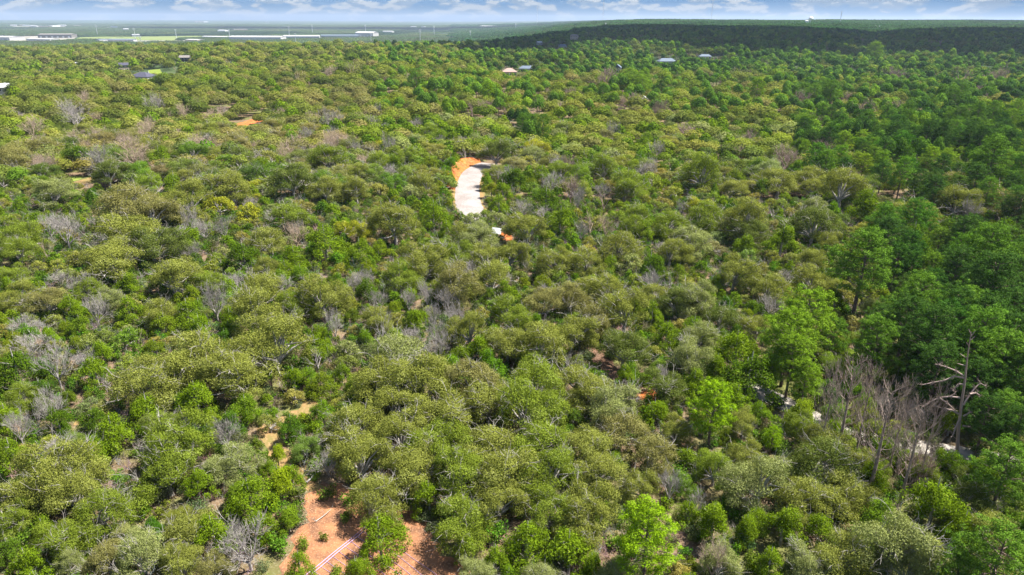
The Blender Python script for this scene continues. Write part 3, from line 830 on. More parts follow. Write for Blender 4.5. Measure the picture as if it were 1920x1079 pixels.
house('grey_roofed_house', 'wide grey blue roofed house above the bright pine clump', 1250, 112, 32, .5, 1, M_WALLW, M_ROOFB, .8, R(6), rise=3.2)
house('slate_roofed_house', 'long low green grey roof half hidden behind yellow green oaks', 1322, 104, 22, .5, 1, M_WALLC, M_ROOFB, .8, 0)
house('cream_villa', 'tall cream villa alone on the shaded hillside', 1077, 66, 15, .7, 3, M_WALLC, M_ROOFG, .6, R(-10))
house('white_cottage', 'white cottage on the shaded hill left of the cream villa', 1011, 79, 10, .7, 2, M_WALLW, M_ROOFW, 0, R(20))
house('low_white_house', 'low white house on the shaded hill just below the cream villa', 1055, 85, 14, .6, 1, M_WALLW, M_ROOFB, .6, 0)
house('garden_shed', 'small white gabled shed among oaks right of centre', 1209, 184, 11, .9, 1, M_WALLW, M_ROOFW, 0, R(80), 'shed', rise=1.6, wins=1)

def warehouse(name, label, px0, px1, py, hgt=8.0, wall=M_WALLW, roof=M_ROOFW, depth=60.0, cat='warehouse', bays=6, rz=0.0, group='pale buildings in the valley'):
    x0, y0 = at(px0, py, 0); x1, y1 = at(px1, py, 0)
    x, y = (x0 + x1) / 2, (y0 + y1) / 2; z = min(Hf(x0, y0), Hf(x1, y1), Hf(x, y))
    wd = math.hypot(x1 - x0, y1 - y0)
    e = empty(name, (x, y, z), math.atan2(y1 - y0, x1 - x0) + rz); tag(e, label, cat, group)
    houses.append((x, y, wd * .42))
    bm = bmesh.new(); bm_box(bm, -wd / 2, wd / 2, -depth / 2, depth / 2, -3, hgt); bm_obj('wall', bm, wall, e)
    bm_obj('roof', roof_bm(wd, depth, hgt + .1, hgt * .28, over=.6), roof, e)
    for k in range(bays):
        cx = (k + .5) / bays * wd - wd / 2; q = wd / bays * .18
        bm = bmesh.new(); bm_box(bm, cx - q, cx + q, -depth / 2 - .15, -depth / 2 + .05, .2, hgt * .55); bm_obj('loading_door', bm, M_GALV, e)
    return e
warehouse('long_warehouse', 'longest white warehouse left of the middle of the valley', 436, 532, 76.5, 17, depth=90, bays=9)
warehouse('white_warehouse', 'long white warehouse right of the longest one in the valley', 533, 600, 74, 15, depth=80)
warehouse('pale_warehouse', 'pale blue roofed warehouse in the valley before the white mill', 602, 672, 71.5, 13, roof=M_ROOFB, depth=60)
warehouse('white_mill', 'tall white flat building at the right end of the valley sheds', 672, 705, 70.5, 24, depth=60, bays=5)
warehouse('storage_shed', 'small white shed roof right of the tall white valley building', 720, 737, 62.5, 12, depth=50, bays=2)
warehouse('distant_hall', 'lone white hall roof far off above the dark hillside edge', 905, 935, 52, 16, depth=80, bays=4)
warehouse('grey_depot', 'long grey roofed depot at the far left of the valley', 78, 140, 71, 16, roof=M_ROOFG, wall=M_ROOFG, depth=110)
warehouse('white_depot', 'white depot touching the left picture edge in the valley', -15, 33, 75.5, 14, depth=80)
warehouse('low_shed', 'low white sheds in front of the long grey depot', 60, 104, 77, 9, depth=50)
warehouse('field_shed', 'low bluish shed along the green valley field', 182, 200, 78, 8, depth=40, roof=M_ROOFB, bays=3)
warehouse('long_low_shed', 'long low bluish shed beside the green valley field', 206, 254, 78.5, 9, depth=40, roof=M_ROOFB)
warehouse('white_field_shed', 'small white shed above the right end of the green field', 248, 262, 69, 10, depth=30, bays=2)
warehouse('cream_store', 'cream store building right of the green valley field', 355, 378, 78, 8, depth=40, wall=M_WALLC, bays=3)
warehouse('white_store', 'narrow white store just left of the longest warehouse', 385, 430, 72.5, 10, depth=40, bays=4)
rg = np.random.default_rng(77)
for i, (px, wpx, py) in enumerate([(20, 12, 50), (36, 10, 49), (47, 18, 49.5), (62, 12, 51), (78, 14, 52), (92, 16, 50.5), (110, 14, 50), (140, 10, 50), (208, 12, 52.5), (231, 10, 58), (365, 16, 42), (378, 10, 42), (498, 5, 42), (436, 26, 58), (412, 14, 61), (745, 7, 42), (752, 5, 41), (770, 10, 52), (790, 8, 53)]):
    where = ['leftmost', 'second', 'third', 'fourth', 'fifth', 'sixth', 'seventh', 'eighth', 'ninth', 'tenth', 'eleventh', 'twelfth', 'thirteenth', 'fourteenth', 'fifteenth', 'sixteenth', 'seventeenth', 'eighteenth', 'rightmost']
    order = sorted([20, 36, 47, 62, 78, 92, 110, 140, 208, 231, 365, 378, 498, 436, 412, 745, 752, 770, 790]).index(px)
    lab = 'tiny pale town building near the horizon, ' + (where[order] + (' of its row' if order in (0, 18) else ' from the left in its row'))
    warehouse('town_building', lab, px, px + wpx, py, float(rg.uniform(9, 14)), wall=[M_WALLW, M_WALLC, M_TRIM][i % 3], roof=[M_ROOFW, M_ROOFG, M_ROOFW][i % 3], depth=60, cat='building', bays=2, group='pale town buildings on the plain')

# ---------------------------------------------------------------- masts, poles and water tanks
def strut(bm, a, b, r, k=6):
    V, F = tube([a, b], [r, r], k); vs = [bm.verts.new(v) for v in V]
    for f in F: bm.faces.new([vs[i] for i in f])
def mast(label, px, pyb, pyt, dist=None):
    """lattice radio mast: three legs, bracing, top antenna"""
    if dist is None: x, y = at(px, pyb, 0)
    else:
        d = ray(px, pyb); x, y = d.x * dist / d.y, dist
    z = Hf(x, y); dd = depth_of(x, y, z); h = (project(x, y, z)[1][0] - pyt) * dd / FPX
    e = empty('radio_mast', (x, y, z)); tag(e, label, 'radio mast', 'radio masts on the skyline')
    wdt = dd * .00042
    bm = bmesh.new(); P = [(wdt * math.cos(a), wdt * math.sin(a)) for a in (0, 2.094, 4.189)]
    for p in P: strut(bm, (*p, -2), (*p, h * .95), wdt * .34, 5)
    bm_obj('mast_legs', bm, M_GALV, e)
    bm = bmesh.new(); N = 26
    for i in range(N):
        z0, z1 = h * .95 * i / N, h * .95 * (i + 1) / N
        for a, b in ((0, 1), (1, 2), (2, 0)): strut(bm, (*P[a], z0), (*P[b], z1), wdt * .16, 3)
    bm_obj('bracing', bm, M_GALV, e)
    bm = bmesh.new(); strut(bm, (0, 0, h * .95), (0, 0, h), wdt * .3); bm_obj('antenna', bm, M_GALV, e)
mast('radio mast left of the others above the pale ridge', 1007, 43, 9)
mast('tallest radio mast rising out of the picture above the hill', 1130, 41, -6)
mast('radio mast in the middle of the skyline right of the tallest', 1333, 41, -2)
mast('radio mast just right of the white water tanks', 1574, 49, 22)
def pole(label, px, pyb, pyt, arms=2, hgt=0, mat=M_GALV):
    x, y = at(px, pyb, hgt); z = Hf(x, y); dd = depth_of(x, y, z); h = (project(x, y, z)[1][0] - pyt) * dd / FPX
    e = empty('power_pole', (x, y, z), R(20)); tag(e, label, 'power pole', 'steel power poles')
    r = dd * .00042
    s = Sticks(); s.add([(0, 0, -1), (0, 0, h * .5), (0, 0, h)], [r, r * .85, r * .6], 8); link('shaft', s.mesh('shaft_mesh', mat), e)
    for k in range(arms):
        zz_ = h * (.95 - .13 * k); bm = bmesh.new(); strut(bm, (-h * .11, 0, zz_), (h * .11, 0, zz_), r * .45, 6); ar = bm_obj('crossarm', bm, mat, e)
        for sx in (-1, 1):
            bm = bmesh.new(); strut(bm, (sx * h * .1, 0, zz_ - h * .05), (sx * h * .1, 0, zz_), r * .4, 6); bm_obj('insulator', bm, M_TRIM, ar)
for lb, px, b, t in (('leftmost steel power pole standing in the green valley field', 183, 67, 48), ('second steel power pole from the left in the valley', 254, 72, 54),
                     ('tall nearer power pole standing in front of the trees at left', 266, 90, 69), ('steel power pole at the right end of the green field', 331, 72, 56),
                     ('steel power pole at the left end of the longest warehouse', 431, 72, 56), ('steel power pole behind the longest warehouse', 543, 71, 50),
                     ('nearer steel power pole at the right end of the longest warehouse', 555, 82, 64), ('steel power pole beyond the pale warehouse', 586, 63, 48),
                     ('steel power pole in front of the tall white valley building', 696, 80, 64), ('slim power pole behind the tall white valley building', 686, 64, 48),
                     ('steel power pole at the start of the shaded hillside', 788, 79, 57), ('far power pole left of the lone white hall', 814, 65, 50),
                     ('steel power pole in front of the shaded trees below the lone hall', 882, 73, 59), ('slim power pole right of the lone white hall', 967, 56, 45),
                     ('short pole on the shaded hill below the tallest mast', 1135, 56, 44), ('left pole of the close pair on the right hill', 1640, 58, 48), ('right pole of the close pair on the right hill', 1647, 59, 49)):
    pole(lb, px, b, t)
def lathe(bm, prof, k=24):
    rings = [[bm.verts.new((r * math.cos(2 * math.pi * j / k), r * math.sin(2 * math.pi * j / k), z)) for j in range(k)] for r, z in prof]
    for a, b in zip(rings, rings[1:]):
        for j in range(k): bm.faces.new((a[j], a[(j + 1) % k], b[(j + 1) % k], b[j]))
    bm.faces.new(rings[0][::-1]); bm.faces.new(rings[-1])
TDIST = 2600.0
for nm, lb, px, pyt, wpx in (('water_standpipe', 'white cylindrical water standpipe on the skyline left of the elevated tank', 1513.5, 38.3, 7.5), ('water_tower', 'white elevated water tank on a column, tallest tank on the skyline', 1521, 31.5, 8.5)):
    d = ray(px, pyt); x = d.x * TDIST / d.y; y = TDIST; ztop = CAM_Z + d.z * TDIST / d.y; z = Hf(x, y)
    dd = depth_of(x, y, ztop); r = wpx * dd / FPX / 2; h = ztop - z
    e = empty(nm, (x, y, z)); tag(e, lb, 'water tower')
    houses.append((x, y - 15, 30.0))
    if nm == 'water_standpipe':
        bm = bmesh.new(); lathe(bm, [(r, -2), (r, h * .93)]); bm_obj('tank', bm, M_TANKW, e)
        bm = bmesh.new(); lathe(bm, [(r * 1.02, h * .93), (r * .8, h * .975), (r * .2, h)]); bm_obj('domed_top', bm, M_TANKW, e)
        bm = bmesh.new(); strut(bm, (r * .4, -r * .98, 0), (r * .4, -r * .98, h * .95), .25); bm_obj('ladder', bm, M_GALV, e)
    else:
        bm = bmesh.new(); lathe(bm, [(r * .30, -2), (r * .2, h * .3), (r * .2, h * .62)]); bm_obj('column', bm, M_TANKW, e)
        q = h * .62; bm = bmesh.new(); lathe(bm, [(r * .22, q), (r * .7, q + (h - q) * .12), (r, q + (h - q) * .4), (r * .98, q + (h - q) * .6), (r * .7, q + (h - q) * .86), (r * .15, h)]); bm_obj('tank', bm, M_TANKW, e)
        bm = bmesh.new(); lathe(bm, [(r * 1.06, q + (h - q) * .42), (r * 1.06, q + (h - q) * .46)]); bm_obj('walkway', bm, M_GALV, e)

# ---------------------------------------------------------------- pipes laid on the clearing
def laid_pipe(name, label, pts_px, r, group, dz=0.0, sub=6):
    W = smooth_line([at(*p) for p in pts_px], sub)
    W = [(x, y, Hf(x, y) + .03 + r + dz) for x, y in W]
    s = Sticks(); s.add(W, [r] * len(W), 6)
    o = link(name, s.mesh(name + '_mesh', M_PINK)); return tag(o, label, 'pipe', group)
laid_pipe('supply_pipe', 'thicker pale violet supply pipe edging the striped clearing, upper one', [(700, 976), (664, 1007), (630, 1034), (596, 1062), (560, 1090)], .045, 'supply pipes', .0)
laid_pipe('supply_pipe', 'thicker pale violet supply pipe edging the striped clearing, lower one', [(703, 979), (667, 1010), (633, 1037), (599, 1066), (563, 1094)], .045, 'supply pipes', .0)
base = np.array([[0, 0], [40, 27], [82, 58], [125, 92], [170, 135]], float)
for i in range(11):
    t = i / 10; sx, sy = 693 - t * 118, 988 + t * 92
    wig = [(0, 0)] + [(random.uniform(-3, 3), random.uniform(-2, 2)) for _ in range(4)]
    pts = [(sx + bx + a, sy + by + b) for (bx, by), (a, b) in zip(base, wig)]
    nth = ['first', 'second', 'third', 'fourth', 'fifth', 'sixth', 'seventh', 'eighth', 'ninth', 'tenth', 'eleventh'][i]
    laid_pipe('drip_line', 'thin violet drip line crossing the orange clearing, %s from the top' % nth, pts, .019, 'drip lines')

# ---------------------------------------------------------------- the bare snag, logs, board
def snag():
    x, y = at(1796, 852, 0); z = Hf(x, y); dd = depth_of(x, y, z)
    top = 0
    hh = 17.5
    for hh in np.arange(8, 30, .25):
        if project(x, y, z + hh)[1][0] < 624: break
    e = empty('dead_snag', (x, y, z)); tag(e, 'tall bare dead pine snag with long crooked limbs beside the gravel road', 'dead tree')
    right = Vector((1, 0, 0)); sc = dd / FPX
    def P(px, f, dep=0.0):     # a point in the snag's own upright plane
        d = ray(px, 852 - 230 * f); t = (y + dep) / d.y
        return (d.x * t - x, dep, CAM_Z + d.z * t - z)
    s = Sticks(); s.add([P(1794, -.02), P(1797, .2), P(1803, .42), P(1809, .6), P(1814, .8), P(1821, 1.0)], [.21, .185, .15, .12, .075, .035], 9)
    for a, f, q, g in ((1821, .97, 1816, 1.02), (1820, .93, 1828, .96), (1821, .96, 1829, 1.01), (1813, .78, 1800, .82), (1811, .72, 1795, .74), (1817, .88, 1812, .91)):
        s.add([P(a, f), P(q, g)], [.06, .03], 5)
    link('trunk', s.mesh('snag_trunk_mesh', M_SNAG), e)
    for lst in (((1808, .62), (1790, .635), (1770, .60), (1750, .585), (1729, .565)), ((1806, .64), (1792, .68), (1775, .71), (1760, .73)),
                ((1800, .46), (1780, .47), (1760, .46), (1742, .42), (1732, .39)), ((1797, .33), (1785, .36), (1770, .37), (1750, .40)),
                ((1806, .40), (1817, .48), (1828, .54), (1838, .58), (1848, .555)), ((1818, .49), (1830, .50), (1838, .475)),
                ((1806, .31), (1820, .345), (1845, .35), (1862, .31), (1878, .25), (1893, .215), (1915, .18)), ((1805, .23), (1822, .22), (1843, .16), (1862, .10), (1885, .04)),
                ((1808, .57), (1797, .57), (1789, .53), (1790, .50)), ((1800, .30), (1792, .22), (1786, .15)), ((1760, .46), (1775, .42), (1790, .36))):
        dep = random.uniform(-1.2, 1.2)
        s = Sticks(); k = len(lst)
        s.add([P(a, f, dep * i / (k - 1)) for i, (a, f) in enumerate(lst)], [.085 * (1 - i / k) + .035 for i in range(k)], 6)
        for i in range(1, k):
            a, f = lst[i]
            for q in range(10):
                s.add([P(a, f, dep * i / (k - 1)), P(a + random.uniform(-8, 8), f + random.uniform(-.03, .04), dep * i / (k - 1) + random.uniform(-.5, .5))], [.025, .01], 4)
        link('limb', s.mesh('snag_limb_mesh', M_SNAG), e)
M_SNAG = simple('weathered_pine_wood', (.27, .205, .175), .85, var=.45, scale=1.4)
M_LOG = simple('bleached_log', (.34, .31, .28), .85, var=.25, scale=2.0)
snag()
def logp(name, label, pts, r, group=None):
    W = [at(px, py, h_) + (h_,) for px, py, h_ in pts]
    W = [(x, y, Hf(x, y) + h_) for x, y, h_ in W]
    s = Sticks(); s.add(smooth3(W), [r * (1 - .6 * i / 12) for i in range(13)][:len(smooth3(W))], 7)
    for i in range(5):
        q = W[random.randrange(len(W))]; s.limb(q, (random.uniform(-1, 1), random.uniform(-1, 1), .8), r * 8, r * .35, RNG, 1, .6, .1, 4, 2)
    tag(link(name, s.mesh(name + '_mesh', M_LOG)), label, 'log', group)
def smooth3(W):
    out = []
    for i in range(13):
        t = i / 12 * (len(W) - 1); k = min(int(t), len(W) - 2); f = t - k
        out.append(tuple(W[k][j] * (1 - f) + W[k + 1][j] * f for j in range(3)))
    return out
logp('fallen_log', 'bleached bent dead trunk leaning at the left picture edge', [(24, 1032, .3), (15, 1020, 1.0), (6, 1002, 1.8), (3, 990, 2.3), (14, 978, 2.7)], .17)
logp('fallen_log', 'broken fallen limb at the top of the orange clearing', [(575, 905, .2), (588, 892, .3), (597, 880, .6), (600, 868, 1.2)], .12)
logp('fallen_log', 'pale thin pole lying across the track left of the clearing', [(592, 978, .1), (606, 968, .2), (620, 956, .3)], .06)
x, y = at(929, 444, .3); e = empty('sign_board', (x, y, Hf(x, y)), R(-25)); tag(e, 'tilted white board on posts beside the rust red spoil', 'sign board')
bm = bmesh.new(); bm_box(bm, -1.3, 1.3, -.05, .05, 1.0, 2.6); bmesh.ops.rotate(bm, verts=bm.verts, cent=(0, 0, 1), matrix=Matrix.Rotation(R(-38), 3, 'X')); bm_obj('panel', bm, M_TRIM, e)
for sx in (-1, 1):
    bm = bmesh.new(); strut(bm, (sx * 1.1, 0.12, -.2), (sx * 1.1, .12, 1.2), .06); bm_obj('post', bm, M_LOG, e)

# grass lawns and the valley field
M_LAWN = soil_mat('lime_grass', (.16, .20, .035), (.12, .165, .03), (.20, .22, .06), .2, 1.5)
M_FIELD = soil_mat('valley_grass', (.13, .17, .05), (.16, .19, .07), (.20, .20, .09), .01, .1)
M_YARD = soil_mat('pale_yard', (.24, .22, .19), (.16, .16, .12), (.30, .29, .26), .01, .1)
def far_sheet(name, pts, mat, label, z, st):
    P = world_poly(pts); sheet(name, P, z, mat, st, label=label, kind='structure'); bare.append((P, 6.0)); return P
far_sheet('lawn', [(276, 142), (278, 132), (300, 130), (304, 137), (296, 144)], M_LAWN, 'bright lime lawn beside the slate roofed house', .05, 3.0)
far_sheet('lawn', [(118, 338), (130, 331), (158, 330), (150, 337), (130, 343)], M_LAWN, 'lime grass gap among oaks on the left', .03, 2.0)
far_sheet('valley_field', [(140, 76), (150, 70.5), (240, 69.5), (330, 68.5), (440, 67.5), (440, 70.5), (340, 72), (330, 77)], M_FIELD, 'pale green field across the valley floor', .6, 90.0)
far_sheet('yard', [(-60, 80), (-60, 68), (60, 68.5), (142, 69.5), (138, 77), (60, 80)], M_YARD, 'pale bare yard around the depots at left', .5, 90.0)
far_sheet('yard', [(180, 80), (180, 76.6), (300, 76.4), (380, 76.6), (380, 80)], M_YARD, 'pale yard strip in front of the green field', .55, 90.0)
for k, (a, b, p) in enumerate([(15, 125, 50.5), (200, 220, 53), (1000, 0, 0)][:2]):
    far_sheet('yard', [(a, p + 1.4), (a, p - 1.4), (b, p - 1.2), (b, p + 1.6)], M_YARD, ['pale open ground of the far town at left', 'small pale lot below the far town'][k], .8, 200.0)

# ---------------------------------------------------------------- filling the woods between the trees read off the photograph
def vnoise(x, y, s, seed):
    """smooth value noise 0..1"""
    x = np.asarray(x) / s; y = np.asarray(y) / s
    xi = np.floor(x).astype(int); yi = np.floor(y).astype(int); fx = x - xi; fy = y - yi
    fx = fx * fx * (3 - 2 * fx); fy = fy * fy * (3 - 2 * fy)
    def hsh(a, b):
        v = np.sin(a * 127.1 + b * 311.7 + seed * 74.7) * 43758.5453; return v - np.floor(v)
    return (hsh(xi, yi) * (1 - fx) + hsh(xi + 1, yi) * fx) * (1 - fy) + (hsh(xi, yi + 1) * (1 - fx) + hsh(xi + 1, yi + 1) * fx) * fy

cell = {}
def reg(x, y, r): cell.setdefault((int(x // 12), int(y // 12)), []).append((x, y, r))
def clash(x, y, r, k=0.72):
    cx, cy_ = int(x // 12), int(y // 12)
    for i in (-1, 0, 1):
        for j in (-1, 0, 1):
            for (a, b, c) in cell.get((cx + i, cy_ + j), ()):
                if (x - a) ** 2 + (y - b) ** 2 < (k * (r + c)) ** 2: return True
    return False
for t in trees: reg(t[1], t[2], R0[t[0]] * t[3])
bare_np = [(np.array(P), m) for P, m in bare]
bare_np = [(poly_, m_) for poly_, m_ in bare_np]
SIGHT = []       # (x, y, half width, height that should stay in view, reach): things the photograph shows over the trees
for hx, hy, hr in houses[:14]: SIGHT.append((hx, hy, hr * .8, Hf(hx, hy) + 1.8, 280.0))
for hx, hy, hr in houses[14:]: SIGHT.append((hx, hy, hr * .9, Hf(hx, hy) + 5.0, 400.0))
for P, m_ in bare:
    A = np.array(P); c = A.mean(0)
    if c[1] > 130: SIGHT.append((c[0], c[1], max(2.0, np.abs(A[:, 0] - c[0]).max() * .9), Hf(*c) + .4, 230.0 if c[1] < 900 else 600.0))
for x_, y_ in smooth_line(ROAD_LINE[2:6], 2): SIGHT.append((x_, y_, 3.6, Hf(x_, y_) + (.5 if x_ < at(903, 330)[0] + 9 else 4), 60.0))
def headroom(x, y):
    """tallest growth here that keeps those things in view"""
    top = 99.0; g_ = Hf(x, y)
    for sx_, sy_, hw, sz_, reach in SIGHT:
        if sy_ - reach < y < sy_ + 1 and abs(x - sx_ * y / sy_) < hw * y / sy_ + 1.5:
            top = min(top, CAM_Z + (sz_ - CAM_Z) * y / sy_ - g_)
    return top
trees[:] = [t for t in trees if t[2] < 260 or headroom(t[1], t[2]) > .55 * H0[t[0]] * t[4]]
def blocked(x, y, r):
    for P, m in bare_np:
        if P[:, 0].min() - r - m < x < P[:, 0].max() + r + m and P[:, 1].min() - r - m < y < P[:, 1].max() + r + m:
            poly = [tuple(p) for p in P]
            if inside(x, y, poly) or seg_dist(x, y, poly + poly[:1]) < r * (.75 if y > 300 else .2): return True
    if y < 420:
        if seg_dist(x, y, ROAD_LINE[:7]) < 4.2 + r * .6: return True
        if seg_dist(x, y, ROAD_LINE2) < 1.6: return True
    for hx, hy, hr in houses:
        if abs(x - hx) < hr + r and abs(y - hy) < hr + r: 
            if math.hypot(x - hx, y - hy) < hr + r * .8: return True
    return False

def kind_code(px, py, nz, nz2, rv, y):
    """which kind of tree grows where, as the photograph shows it"""
    right = px > 1450 + (py - 100) * .3
    if y > 620 and px > 900:        # hill
        if nz2 > .74 and rv < .55: return 'v'
        return 'm' if rv < .28 else 'n' if rv < .62 else 'q' if rv < .72 else 'd' if rv < .9 else 'v' if rv < .945 else 'g'
    if right and py < 330:
        return 'n' if rv < .30 else 'm' if rv < .52 else 'q' if rv < .64 else 'v' if rv < .74 else 'o' if rv < .84 else 'd' if rv < .92 else 'g'
    if px > 1650 and py < 720 and nz > .45:
        return 'm' if rv < .4 else 'n' if rv < .65 else 'k' if rv < .85 else 'd'
    if py < 210 and px > 700:
        if nz > .62: return 'n' if rv < .5 else 'q' if rv < .7 else 'g'
        return 'o' if rv < .30 else 'd' if rv < .40 else 'g' if rv < .56 else 'n' if rv < .64 else 't' if rv < .72 else 'v' if rv < .80 else 'b' if rv < .9 else 'c'
    if py < 330 and px <= 700:
        if nz > .60: return 'b' if rv < .46 else 't' if rv < .66 else 'x' if rv < .70 else 'o' if rv < .9 else 'c'
        return 'o' if rv < .34 else 'g' if rv < .50 else 'd' if rv < .74 else 'b' if rv < .83 else 't' if rv < .89 else 'x' if rv < .93 else 'c'
    if px > 1250 and py < 620:
        return 'o' if rv < .36 else 'd' if rv < .52 else 'g' if rv < .60 else 'k' if rv < .74 else 'c' if rv < .86 else 'p' if rv < .92 else 'x' if rv < .95 else 'v' if rv < .97 else 'b'
    if nz > .58: return 'c' if rv < .45 else 'g' if rv < .7 else 'o' if rv < .9 else 'x'
    return 'o' if rv < .38 else 'p' if rv < .50 else 'g' if rv < .64 else 'c' if rv < .80 else 'k' if rv < .85 else 'x' if rv < .93 else 'b' if rv < .97 else 'y'

far_trees = []
def fill_woods():
    rg = np.random.default_rng(2024)
    for (y0, y1, sp) in ((20, 130, 2.1), (130, 330, 3.3), (330, 700, 6.6), (700, 1500, 8.4)):
        ys = np.arange(y0, y1, sp)
        for yy in ys:
            half = yy * (.98 if y0 < 330 else .82) + 22
            xs = np.arange(-half, half, sp)
            X = xs + rg.uniform(-.5, .5, len(xs)) * sp; Y = yy + rg.uniform(-.5, .5, len(xs)) * sp
            Z = H(X, Y); PX, PY, DD = project(X, Y, Z + 5.0)
            N1 = vnoise(X, Y, 26.0, 1) * .6 + vnoise(X, Y, 11.0, 2) * .4; N2 = vnoise(X, Y, 60.0, 3)
            RV = rg.uniform(0, 1, len(xs)); S1 = rg.uniform(0, 1, len(xs)); S2 = rg.uniform(0, 1, (len(xs), 3))
            if y0 >= 700:
                order = range(len(xs))
            for i in range(len(xs)):
                mg = 320 if Y[i] < 420 else 120
                if not (-mg < PX[i] < 1920 + mg and PY[i] < 1400): continue
                code = kind_code(PX[i], PY[i], N1[i], N2[i], RV[i], Y[i]); kind, tint = TINT[code]
                s = {'oak': .62 + .55 * S1[i], 'cedar': .6 + .7 * S1[i], 'pine': .62 + .42 * S1[i], 'dead': .55 + .5 * S1[i], 'deadpine': .7 + .3 * S1[i]}[kind]
                if code == 'v' and Y[i] > 300 and PX[i] > 1000: s *= 1.25
                if Y[i] > 200 and kind in ('oak', 'cedar'): s *= 1.2 + .45 * min(1, (Y[i] - 200) / 300)
                if Y[i] > 700: s *= .85 + .4 * S2[i][1]
                if kind == 'dead' and Y[i] > 180: s *= 1.35
                r = R0[kind] * s
                if Y[i] < 170 and kind == 'pine' and PX[i] < 1500: continue
                if clash(X[i], Y[i], r, .52 if Y[i] < 330 else .56): continue
                if Y[i] < 200:        # between the trees read off the photograph: only lower growth
                    if rg.uniform() < .22: code = 'c' if S2[i][2] < .75 else 'k'; kind, tint = TINT[code]
                    s = {'oak': .30 + .32 * S1[i], 'cedar': .45 + .55 * S1[i], 'dead': .45 + .45 * S1[i]}.get(kind, s); r = R0[kind] * s
                room = headroom(X[i], Y[i])
                if H0[kind] * s > room:
                    s = room / H0[kind]; r = R0[kind] * s
                    if s < .22: continue
                if blocked(X[i], Y[i], r): continue
                tn = tuple(max(.01, c * (1 + (S2[i][k] - .5) * (.34 if k != 2 else .3) * (1 if Y[i] < 250 else .5) + (S2[i][0] - .5) * (.25 if Y[i] < 250 else .35))) for k, c in enumerate(tint))
                if kind == 'dead': tn = tuple(c * (.85 + .3 * S2[i][0]) for c in tint)
                if Y[i] > 330 and kind == 'oak': tn = tuple(c * .86 for c in tn)
                trees.append([kind, X[i], Y[i], s, s * (.85 + .3 * S2[i][1]) * (.82 if Y[i] > 200 and kind == 'oak' else 1), tn, S2[i][2] * 6.28, code, PX[i], PY[i]])
                reg(X[i], Y[i], r)
fill_woods()

# ---------------------------------------------------------------- individuals: the 300 of every kind that show largest
CATS = {'oak': 'oak tree', 'cedar': 'cedar tree', 'pine': 'pine tree', 'dead': 'dead tree', 'deadpine': 'dead tree'}
NAMES = {'oak': 'oak_tree', 'cedar': 'cedar_tree', 'pine': 'pine_tree', 'dead': 'dead_tree', 'deadpine': 'dead_pine'}
PARTS = {'oak': 'crown', 'cedar': 'crown', 'pine': 'crown', 'dead': 'branches', 'deadpine': 'branches'}
scored = []
for t in trees:
    kind, x, y, sx, sz = t[:5]
    px, py, dd = project(x, y, Hf(x, y) + HC[kind] * sz); px, py, dd = px[0], py[0], dd[0]
    r = R0[kind] * sx
    vis = (-r / dd * FPX * .8 < px < 1920 + r / dd * FPX * .8) and py < 1079 + r / dd * FPX * .7
    scored.append((r / dd * FPX * 2, vis, px, py, t))
scored.sort(key=lambda s: -s[0])
LIMIT = 295
count = {}; individuals = []; rest = []
for s in scored:
    c = CATS[s[4][0]]
    if s[1] and count.get(c, 0) < (LIMIT - 1 if c == 'dead tree' else LIMIT) and s[0] > 9:
        count[c] = count.get(c, 0) + 1; individuals.append(s)
    else: rest.append(s)

LM = [  # landmarks: phrase, photo x, y
    ('the striped orange clearing', 690, 1030), ('the white road bend', 880, 355), ('the tall dead snag', 1800, 740), ('the lime green pine at the bottom', 1213, 1000),
    ('the bare brown pines', 1625, 735), ('the rust red spoil', 945, 443), ('the yellow green oak', 680, 427), ('the lilac bare tree', 722, 615), ('the shaded trail gap', 1165, 705),
    ('the big rounded green pine', 1620, 490), ('the lilac bare tree at far left', 120, 427), ('the sandy track', 530, 790), ('the pale forked dead trees', 130, 665), ('the bleached leaning trunk', 14, 1000),
    ('the orange dirt track', 460, 233), ('the slate roofed house', 270, 143), ('the pinkish roofed house', 955, 131), ('the black house', 350, 108), ('the dark pine pair', 998, 215), ('the mauve bare crown on the right', 1628, 203),
    ('the mauve pink bare crown', 1436, 112), ('the white garden shed', 1209, 184), ('the tan twiggy cluster', 1107, 412), ('the yellow tan oaks', 1045, 555), ('the sage oak at bottom right', 1667, 1000)]
COLN = {'o': 'olive', 'g': 'fresh green', 'p': 'pale sage', 'b': 'brownish', 'y': 'yellow green', 'd': 'dark green', 'c': 'bright green', 'k': 'dark green', 'j': 'yellow green',
        'n': 'mid green', 'm': 'deep green', 'l': 'lime green', 'q': 'light green', 'x': 'silver grey', 't': 'tan', 'v': 'mauve', 'w': 'bare brown'}
NOUN = {'oak': 'oak', 'cedar': 'cedar', 'pine': 'pine', 'dead': 'leafless tree', 'deadpine': 'dead pine'}
ORD = ['nearest', 'second nearest', 'third nearest', 'fourth nearest', 'fifth nearest', 'sixth nearest', 'seventh nearest', 'eighth nearest', 'ninth nearest', 'tenth nearest', 'eleventh nearest', 'twelfth nearest'] + ['%dth nearest' % k for k in range(13, 60)]
LABEL = {}
